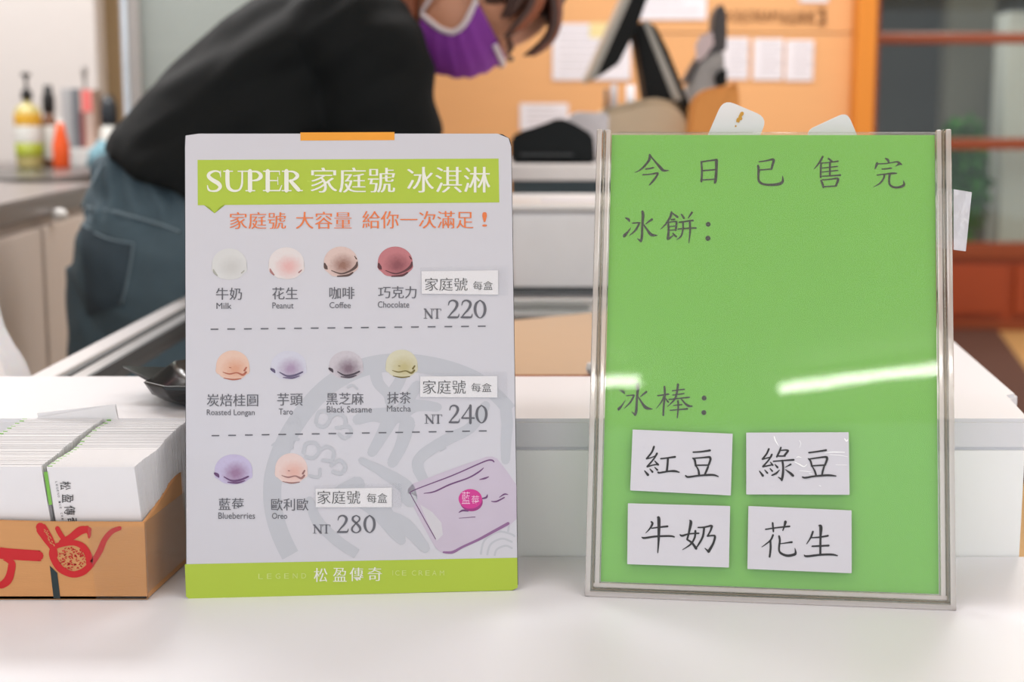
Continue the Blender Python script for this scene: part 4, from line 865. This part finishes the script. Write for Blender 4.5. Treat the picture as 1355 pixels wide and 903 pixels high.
# spoon standing behind the files
sp_ = at(84, 100, 4.1); o = link('metal_spatula', tube([(sp_.x, 4.3, ZS + .002, .004), (sp_.x, 4.3, sp_.z - .03, .004), (sp_.x, 4.3, sp_.z + .02, .009), (sp_.x, 4.3, sp_.z + .035, .004)], 10), M_steel, None, True, True); tag(o, 'thin steel spatula handle sticking up behind the grey files', 'spatula')

# upright glass-door fridge
YG = 3.3
fr = thing('glass_door_fridge', 'tall upright fridge with a glass door and silver handle, behind the person', 'fridge', (at(240, 100, YG).x, YG + .3, 0))
area('fridge_lamp', (at(240, 100, YG).x, YG + .15, 1.88), .3, .1, 5, (.95, 1, .95))  # unseen fill light added to lighten the fridge interior
gx0, gx1 = at(160, 80, YG).x, at(470, 80, YG).x; M_frw = mat('fridge_white', (206, 204, 202), .35); M_in = mat('fridge_interior', (158, 164, 156), .5, var=.1, scale=3)
link('cabinet_body', join(box(gx0, gx0 + .03, YG + .05, YG + .6, .05, 2.0), box(gx1 - .03, gx1, YG + .05, YG + .6, .05, 2.0), box(gx0, gx1, YG + .57, YG + .6, .05, 2.0), box(gx0, gx1, YG + .05, YG + .6, .05, .3), box(gx0, gx1, YG + .05, YG + .6, 1.9, 2.0)), M_frw, fr, True)
dd = link('door_frame', join(box(gx0, gx0 + .042, YG, YG + .045, .3, 1.95, .006), box(gx1 - .042, gx1, YG, YG + .045, .3, 1.95, .006), box(gx0 + .042, gx1 - .042, YG, YG + .045, .3, .36), box(gx0 + .042, gx1 - .042, YG, YG + .045, 1.88, 1.95)), mat('door_silver', (190, 184, 180), .35, metal=.4), fr, True)
link('door_pane', box(gx0 + .042, gx1 - .042, YG + .018, YG + .024, .36, 1.88), clear('fridge_glass', (.86, .9, .87), haze=.42, hazecol=(214, 220, 214), refl=1.2, rough=.08), dd, True)  # pale haze in the glass stands in for light inside the fridge
hx = at(167, 90, YG - .04).x
link('door_handle', tube([(hx, YG - .003, 1.02, .008), (hx, YG - .04, 1.06, .009), (hx, YG - .045, 1.2, .009), (hx, YG - .045, 1.36, .009), (hx, YG - .04, 1.52, .009), (hx, YG - .003, 1.56, .008)], 12), M_chrome, dd, True, True)
link('back_lining', box(gx0 + .031, gx1 - .031, YG + .55, YG + .565, .31, 1.9), M_in, fr, True)
for z_ in (at(0, 57, YG).z, .9, 1.62): link('shelf', box(gx0 + .05, gx1 - .032, YG + .06, YG + .5, z_ - .012, z_, .003), mat('shelf_pinkish', (216, 202, 198), .4), fr, True)

# white plastic bag over a bin, left foreground behind the ledge
YW = 1.31
cx = at(-70, 440, YW).x
bin_ = link('waste_bin', lathe([(.07, 0), (.09, .02), (.105, .60), (.10, .60), (.085, .03)], 28, cx, YW, .001), mat('bin_grey', (150, 150, 150), .5), None, True, True); tag(bin_, 'grey waste bin under the white plastic bag at far left', 'bin')
bm = bmesh.new(); bmesh.ops.create_uvsphere(bm, u_segments=56, v_segments=40, radius=1)
ztop = at(0, 380, YW).z
for v in bm.verts:
    a = math.atan2(v.co.y, v.co.x); t = (v.co.z + 1) / 2
    r_ = .098 * (1 - .62 * max(0, t - .55) / .45) * min(1, .75 + t)
    r_ *= 1 + .10 * math.sin(a * 5 + t * 6) + .12 * noise.noise(Vector((math.cos(a) * 2, math.sin(a) * 2, t * 5)))
    rr = math.hypot(v.co.x, v.co.y)
    fac = r_ * min(1, rr * 3)
    v.co = Vector((cx + math.cos(a) * fac, YW + math.sin(a) * fac, .605 + (ztop - .605) * t + .008 * noise.noise(v.co * 6)))
bg = link('plastic_bag', from_bm(bm), mat('white_plastic_film', (240, 240, 244), .3, sss=.2), None, True, True); tag(bg, 'puffy translucent white plastic bag at the left edge behind the ledge', 'bag')

# ---------------------------------------------------------------- person bending over
YP = 2.05
def bp(px, py, Y=YP): return at(px, py, Y)
def remeshed(parts, vox, smooth_it=3, disp=None):
    me = join(*parts); o = bpy.data.objects.new('tmp', me); COL.objects.link(o)
    m = o.modifiers.new('r', 'REMESH'); m.mode = 'VOXEL'; m.voxel_size = vox
    s = o.modifiers.new('s', 'SMOOTH'); s.iterations = smooth_it; s.factor = .5
    bpy.context.view_layer.update()
    out = bpy.data.meshes.new_from_object(o.evaluated_get(bpy.context.evaluated_depsgraph_get()))
    bpy.data.objects.remove(o)
    if disp:
        out.update(); nn = [v.normal.copy() for v in out.vertices]
        for v, n in zip(out.vertices, nn): v.co += n * disp(v.co)
    out.update(); return out
def limb(pts, n=20, k=6, flat=1.0, side=None): return tube([(p[0].x, p[0].y, p[0].z, p[1]) for p in pts], n, k, flat, side)
def ell(c, rx, ry, rz, M=None):
    bm = bmesh.new(); bmesh.ops.create_icosphere(bm, subdivisions=4, radius=1)
    for v in bm.verts:
        q = Vector((v.co.x * rx, v.co.y * ry, v.co.z * rz)); v.co = Vector(c) + (M @ q if M else q)
    return from_bm(bm)
person = thing('person', 'person in a black T-shirt and blue jeans bending forward, purple face mask, face turned down', 'person', (bp(250, 300).x, YP, 0))
M_skin = mat('skin', (196, 138, 108), .5, sss=.15, var=.05)
M_tee = mat('black_cotton', (13, 16, 17), .8, var=.12, scale=25, bump=.3, bscale=500, spec=.22)
M_jean = mat('blue_denim', (74, 92, 102), .85, var=.35, scale=9, bump=.5, bscale=600)
M_jean2 = mat('dark_denim', (52, 66, 76), .85, var=.3, scale=14, bump=.5, bscale=600)
M_hair = mat('brown_hair', (64, 34, 22), .45, var=.4, scale=60); M_hair2 = mat('chestnut_hair', (136, 72, 40), .45, var=.3, scale=60)
M_mask = mat('purple_mask', (132, 52, 156), .7, var=.1, scale=20); M_maskw = mat('white_elastic', (222, 210, 214), .7)
pel = bp(262, 318, 2.06); wai = bp(300, 215, 2.07); che = bp(392, 118, 2.10); shc = bp(455, 46, 2.12); neck = bp(548, -22, 2.13)
# head frame: crown to the right, face downward and a touch towards the viewer
hc = bp(638, -5, 2.10)
ez = Vector((.97, .04, .16)).normalized(); ey = Vector((.10, -.22, -.97)); ey = (ey - ez * ey.dot(ez)).normalized(); ex = ey.cross(ez).normalized()
HM = Matrix((ex, ey, ez)).transposed()     # local x side, y face, z crown
def hl(x, y, z): return hc + HM @ Vector((x, y, z))
near = 1 if ex.y < 0 else -1               # which side of the head looks to the camera
sh_n = bp(481, 58, 1.97); el_n = bp(526, 216, 1.97); wr_n = bp(588, 352, 1.90)
sh_f = bp(478, 44, 2.28); el_f = bp(528, 214, 2.24); wr_f = bp(570, 340, 2.04)
body_parts = [
  limb([(pel, .095), (wai, .085), (che, .125), (shc, .10), (neck, .055), (hl(0, -.02, -.06), .055)], 24, 6, 1.25, (0, 1, 0)),
  limb([(sh_n, .055), (sh_n.lerp(el_n, .5), .046), (el_n, .040), (el_n.lerp(wr_n, .4), .036), (wr_n, .025)]),
  limb([(sh_f, .055), (sh_f.lerp(el_f, .5), .046), (el_f, .040), (el_f.lerp(wr_f, .4), .036), (wr_f, .025)]),
  ell(hl(0, -.012, .018), .077, .092, .098, HM), ell(hl(0, .022, -.035), .060, .070, .072, HM), ell(hl(0, .048, -.082), .030, .030, .024, HM),
  ell(hl(0, .086, -.018), .012, .012, .022, HM), ell(hl(0, .080, .016), .044, .014, .012, HM), ell(hl(0, .080, -.055), .024, .014, .010, HM)]
for s in (-1, 1):
    body_parts.append(ell(hl(s * .077, -.012, -.005), .008, .018, .030, HM))
    hip = Vector((pel.x + s * .085, pel.y + s * .02, pel.z - .04)); kn = Vector((pel.x + s * .10, pel.y - .03, .50)); an = Vector((pel.x + s * .10, pel.y + .02, .09))
    body_parts.append(limb([(hip, .085), (hip.lerp(kn, .5), .078), (kn, .055), (kn.lerp(an, .35), .055), (an, .035)]))
    body_parts.append(tube([(an.x, an.y + .04, .045, .035), (an.x, an.y - .04, .05, .042), (an.x, an.y - .13, .03, .03), (an.x, an.y - .17, .025, .02)], 16))
def hand(wr, d, down, sgn):
    d = d.normalized(); sd = d.cross(down).normalized(); out = [limb([(wr, .024), (wr + d * .04, .030), (wr + d * .085, .030)], 16, 4, 1.0)]
    for i, (ln, off) in enumerate(((.060, -.027), (.070, -.009), (.066, .009), (.052, .026))):
        b = wr + d * .08 + sd * off; out.append(limb([(b - d * .02, .0095), (b + d * ln * .45 + down * .004, .009), (b + d * ln * .8 + down * .016, .0082), (b + d * ln + down * .030, .007)], 10, 4))
    b = wr + d * .03 - sd * .026 * sgn
    out.append(limb([(b, .012), (b + d * .025 - sd * .018 * sgn + down * .006, .0105), (b + d * .05 - sd * .026 * sgn + down * .018, .009)], 10, 4))
    return out
body_parts += hand(wr_n, Vector((.5, -.62, -.35)), Vector((0, 0, -1)), 1) + hand(wr_f, Vector((.4, -.75, -.3)), Vector((0, 0, -1)), -1)
link('body', remeshed(body_parts, .0055, 4), M_skin, person, True, True)
def folds(co):
    p = co * 7; d = .009 * noise.noise(Vector((p.x * 1.3 + p.z, p.y, p.z * 2.0 - p.x))) + .009 * noise.noise(Vector((co.x * 16 - co.z * 22, co.y * 10, co.z * 8 + co.x * 6)))
    return d
hem = bp(262, 272, 2.06)
tee = [limb([(hem + Vector((-.0, 0, .0)), .150), (wai, .150), (che + Vector((.004, 0, -.01)), .150), (shc, .112), (bp(496, 4, 2.12), .078)], 30, 6, 1.15, (0, 1, 0)),
       limb([(bp(440, 66, 2.02), .085), (sh_n, .080), (sh_n.lerp(el_n, .5) + Vector((-.004, 0, 0)), .078), (sh_n.lerp(el_n, .92), .074)], 20),
       limb([(bp(455, 60, 2.2), .08), (sh_f, .072), (sh_f.lerp(el_f, .5), .064), (sh_f.lerp(el_f, .9), .062)], 20),
       ell(bp(196, 196, 2.04), .046, .10, .030, Matrix.Rotation(R(35), 3, 'Y')), ell(bp(246, 182, 2.04), .10, .13, .070, Matrix.Rotation(R(-42), 3, 'Y')),
       ell(bp(352, 118, 2.06), .15, .15, .080, Matrix.Rotation(R(-44), 3, 'Y'))]
teeo = link('t_shirt', remeshed(tee, .0075, 5, folds), M_tee, person, True, True)
link('collar', tube([tuple(neck.lerp(bp(496, 4, 2.12), .8) + Vector((0, math.cos(a) * .075, 0)) + Vector((.68, 0, -.73)).normalized() * math.sin(a) * .068) + (.008,) for a in [2 * math.pi * k / 16 for k in range(17)]], 8, 2), M_tee, teeo, True, True)
def wrinkles(co):
    d = .004 * noise.noise(Vector((co.x * 12, co.y * 8, co.z * 26 + co.x * 10))) + .003 * noise.noise(co * 30)
    if co.z > pel.z + .04: d += .005 * math.sin(co.x * 190 + co.z * 40 + 2 * noise.noise(co * 20))
    return d
jn = [limb([(bp(270, 215, 2.07), .122), (bp(262, 240, 2.07), .134), (bp(256, 285, 2.06), .150), (pel, .168), (pel + Vector((0, 0, -.10)), .160)], 30, 6, 1.0, (0, 1, 0)),
      ell(pel + Vector((-.045, -.06, -.03)), .115, .10, .13), ell(pel + Vector((.085, -.06, -.03)), .10, .10, .13),
      ell(bp(176, 236, 2.04), .05, .09, .055)]
for s in (-1, 1):
    hip = Vector((pel.x + s * .085, pel.y, pel.z - .04)); kn = Vector((pel.x + s * .10, pel.y - .03, .50)); an = Vector((pel.x + s * .10, pel.y + .02, .10))
    jn.append(limb([(hip, .105), (hip.lerp(kn, .5), .098), (kn, .075), (kn.lerp(an, .4), .07), (an, .062)]))
jme = remeshed(jn, .0075, 5, wrinkles)
bvh = BVHTree.FromPolygons([v.co.copy() for v in jme.vertices], [tuple(p.vertices) for p in jme.polygons])
jeans = link('jeans', jme, M_jean, person, True, True)
def on_jeans(px, py, lift=.003):
    d = ray(px, py); d.normalize(); hit = bvh.ray_cast(CAM, d)
    return (hit[0] + hit[1] * lift) if hit[0] else at(px, py, 1.93)
def cloth_patch(name, quad, m, nx=12, ny=14, lift=.003):
    V, Fs = [], []
    for j in range(ny + 1):
        for i in range(nx + 1):
            u, v = i / nx, j / ny; x = (quad[0][0] * (1 - u) + quad[1][0] * u) * (1 - v) + (quad[3][0] * (1 - u) + quad[2][0] * u) * v; y = (quad[0][1] * (1 - u) + quad[1][1] * u) * (1 - v) + (quad[3][1] * (1 - u) + quad[2][1] * u) * v
            V.append(on_jeans(x, y, lift))
    for j in range(ny):
        for i in range(nx): a = j * (nx + 1) + i; Fs.append((a, a + 1, a + nx + 2, a + nx + 1))
    return link(name, mesh(V, Fs), m, jeans, True, True)
cloth_patch('back_pocket', [(108, 300), (176, 322), (160, 402), (118, 418)], M_jean2)
def seam(pts, r_=.0014): return link('seam', tube([tuple(on_jeans(x, y, .003)) + (r_,) for x, y in pts], 8, 4), mat('pale_stitching', (120, 138, 148), .8) if 'pale_stitching' not in bpy.data.materials else bpy.data.materials['pale_stitching'], jeans, True, True)
seam([(110, 298), (130, 310), (150, 318), (178, 323)]); seam([(178, 323), (172, 360), (162, 402)]); seam([(118, 276), (150, 281), (180, 287), (215, 298), (238, 308)], .0018)
seam([(150, 206), (136, 222), (120, 246), (108, 275)], .0018)
# face: eyes, brows, then the mask and its loops
M_eye = mat('eye_dark', (28, 18, 16), .2)
for s in (-1, 1):
    link('eye', ell(hl(s * .031, .079, .004), .015, .006, .007, HM), M_eye, person, True, True)
    link('eyebrow', tube([tuple(hl(s * .016, .094, .022)) + (.002,), tuple(hl(s * .032, .089, .028)) + (.0035,), tuple(hl(s * .050, .076, .022)) + (.0015,)], 8, 4), M_hair, person, True, True)
V, Fs = [], []; NU, NV = 28, 16
def mask_pt(u, v):
    """u -1..1 across the cheeks, v 0 (nose edge) .. 1 (under the chin)"""
    zt = .018 - .030 * abs(u) ** 1.5; zb = -.108 + .018 * abs(u) ** 2; z = zt + (zb - zt) * v
    ang = u * R(76 - 22 * math.sin(v * math.pi)); bul = 1 + .26 * math.sin(v * math.pi) * (1 - .6 * abs(u))
    rx = .074 - .030 * v ** 1.5; ry = (.096 - .012 * v) * bul - .003
    pl = .0016 * math.sin(v * 34)
    return hl(math.sin(ang) * (rx * (1.06) + pl), .000 + math.cos(ang) * (ry + pl) + .004, z)
for j in range(NV + 1):
    for i in range(NU + 1): V.append(mask_pt(-1 + 2 * i / NU, j / NV))
for j in range(NV):
    for i in range(NU): a = j * (NU + 1) + i; Fs.append((a, a + 1, a + NU + 2, a + NU + 1))
msk = link('face_mask', mesh(V, Fs), M_mask, person, True, True)
for s in (-1, 1):
    link('edge_binding', tube([tuple(mask_pt(s * .985, v)) + (.0045,) for v in (0, .15, .3, .5, .7, .85, 1)], 8, 4), M_maskw, msk, True, True)
    for v in (0, 1):
        p = mask_pt(s, v); e = hl(s * .084, -.022, -.010 + (.015 if v == 0 else -.022))
        link('ear_loop', tube([tuple(p) + (.0034,), tuple(p.lerp(e, .5) + (HM @ Vector((s * .008, 0, 0)))) + (.0032,), tuple(e) + (.0034,)], 8, 5), M_maskw, msk, True, True)
link('nose_strip', tube([tuple(mask_pt(u, .04) + (HM @ Vector((0, .001, 0)))) + (.0045,) for u in (-.45, -.25, 0, .25, .45)], 8, 4), M_maskw, msk, True, True)
# hair: cap plus hanging locks
cap = [ell(hl(0, -.028, .030), .087, .098, .104, HM), ell(hl(0, -.055, -.03), .080, .07, .08, HM)]
hair = link('hair', remeshed(cap, .006, 3, lambda c: .003 * noise.noise(c * 60)), M_hair, person, True, True)
rnd = random.Random(21)
def lock(pts, Y, m): link('hair_lock', tube([tuple(at(x, y, Y)) + (r_ * Y / F,) for x, y, r_ in pts], 8, 6), m, hair, True, True)
for k in range(9):
    dx = rnd.uniform(-7, 5); Y = rnd.uniform(2.02, 2.12)
    lock([(722 + dx, -45, 6), (733 + dx, -10, 7), (736 + dx * .6, 20, 7), (731 + dx * .5, 45, 6), (718 + dx, 62, 4), (702 + dx * 1.4, 74, 1)], Y, M_hair if k % 3 else M_hair2)
for k in range(8):
    dx = rnd.uniform(-8, 8); Y = rnd.uniform(2.0, 2.1)
    lock([(705 + dx, -40, 8), (712 + dx, -10, 9), (706 + dx, 12, 8), (690 + dx, 32, 6), (672 + dx, 46 + rnd.uniform(-4, 4), 1)], Y, M_hair2 if k % 2 else M_hair)
for k in range(6):
    dx = rnd.uniform(-6, 6); Y = rnd.uniform(1.99, 2.06)
    lock([(690 + dx, -45, 9), (690 + dx, -15, 10), (680 + dx, 8, 7), (668 + dx, 24, 2)], Y, M_hair)
for k in range(10):
    dx = rnd.uniform(-10, 12); Y = rnd.uniform(2.03, 2.14)
    lock([(560 + dx, -60, 8), (548 + dx, -25, 9), (545 + dx * .8, 5, 8), (546 + dx * .7, 30, 6), (550 + dx * .5, 50 + rnd.uniform(-6, 4), 2)], Y, M_hair2)
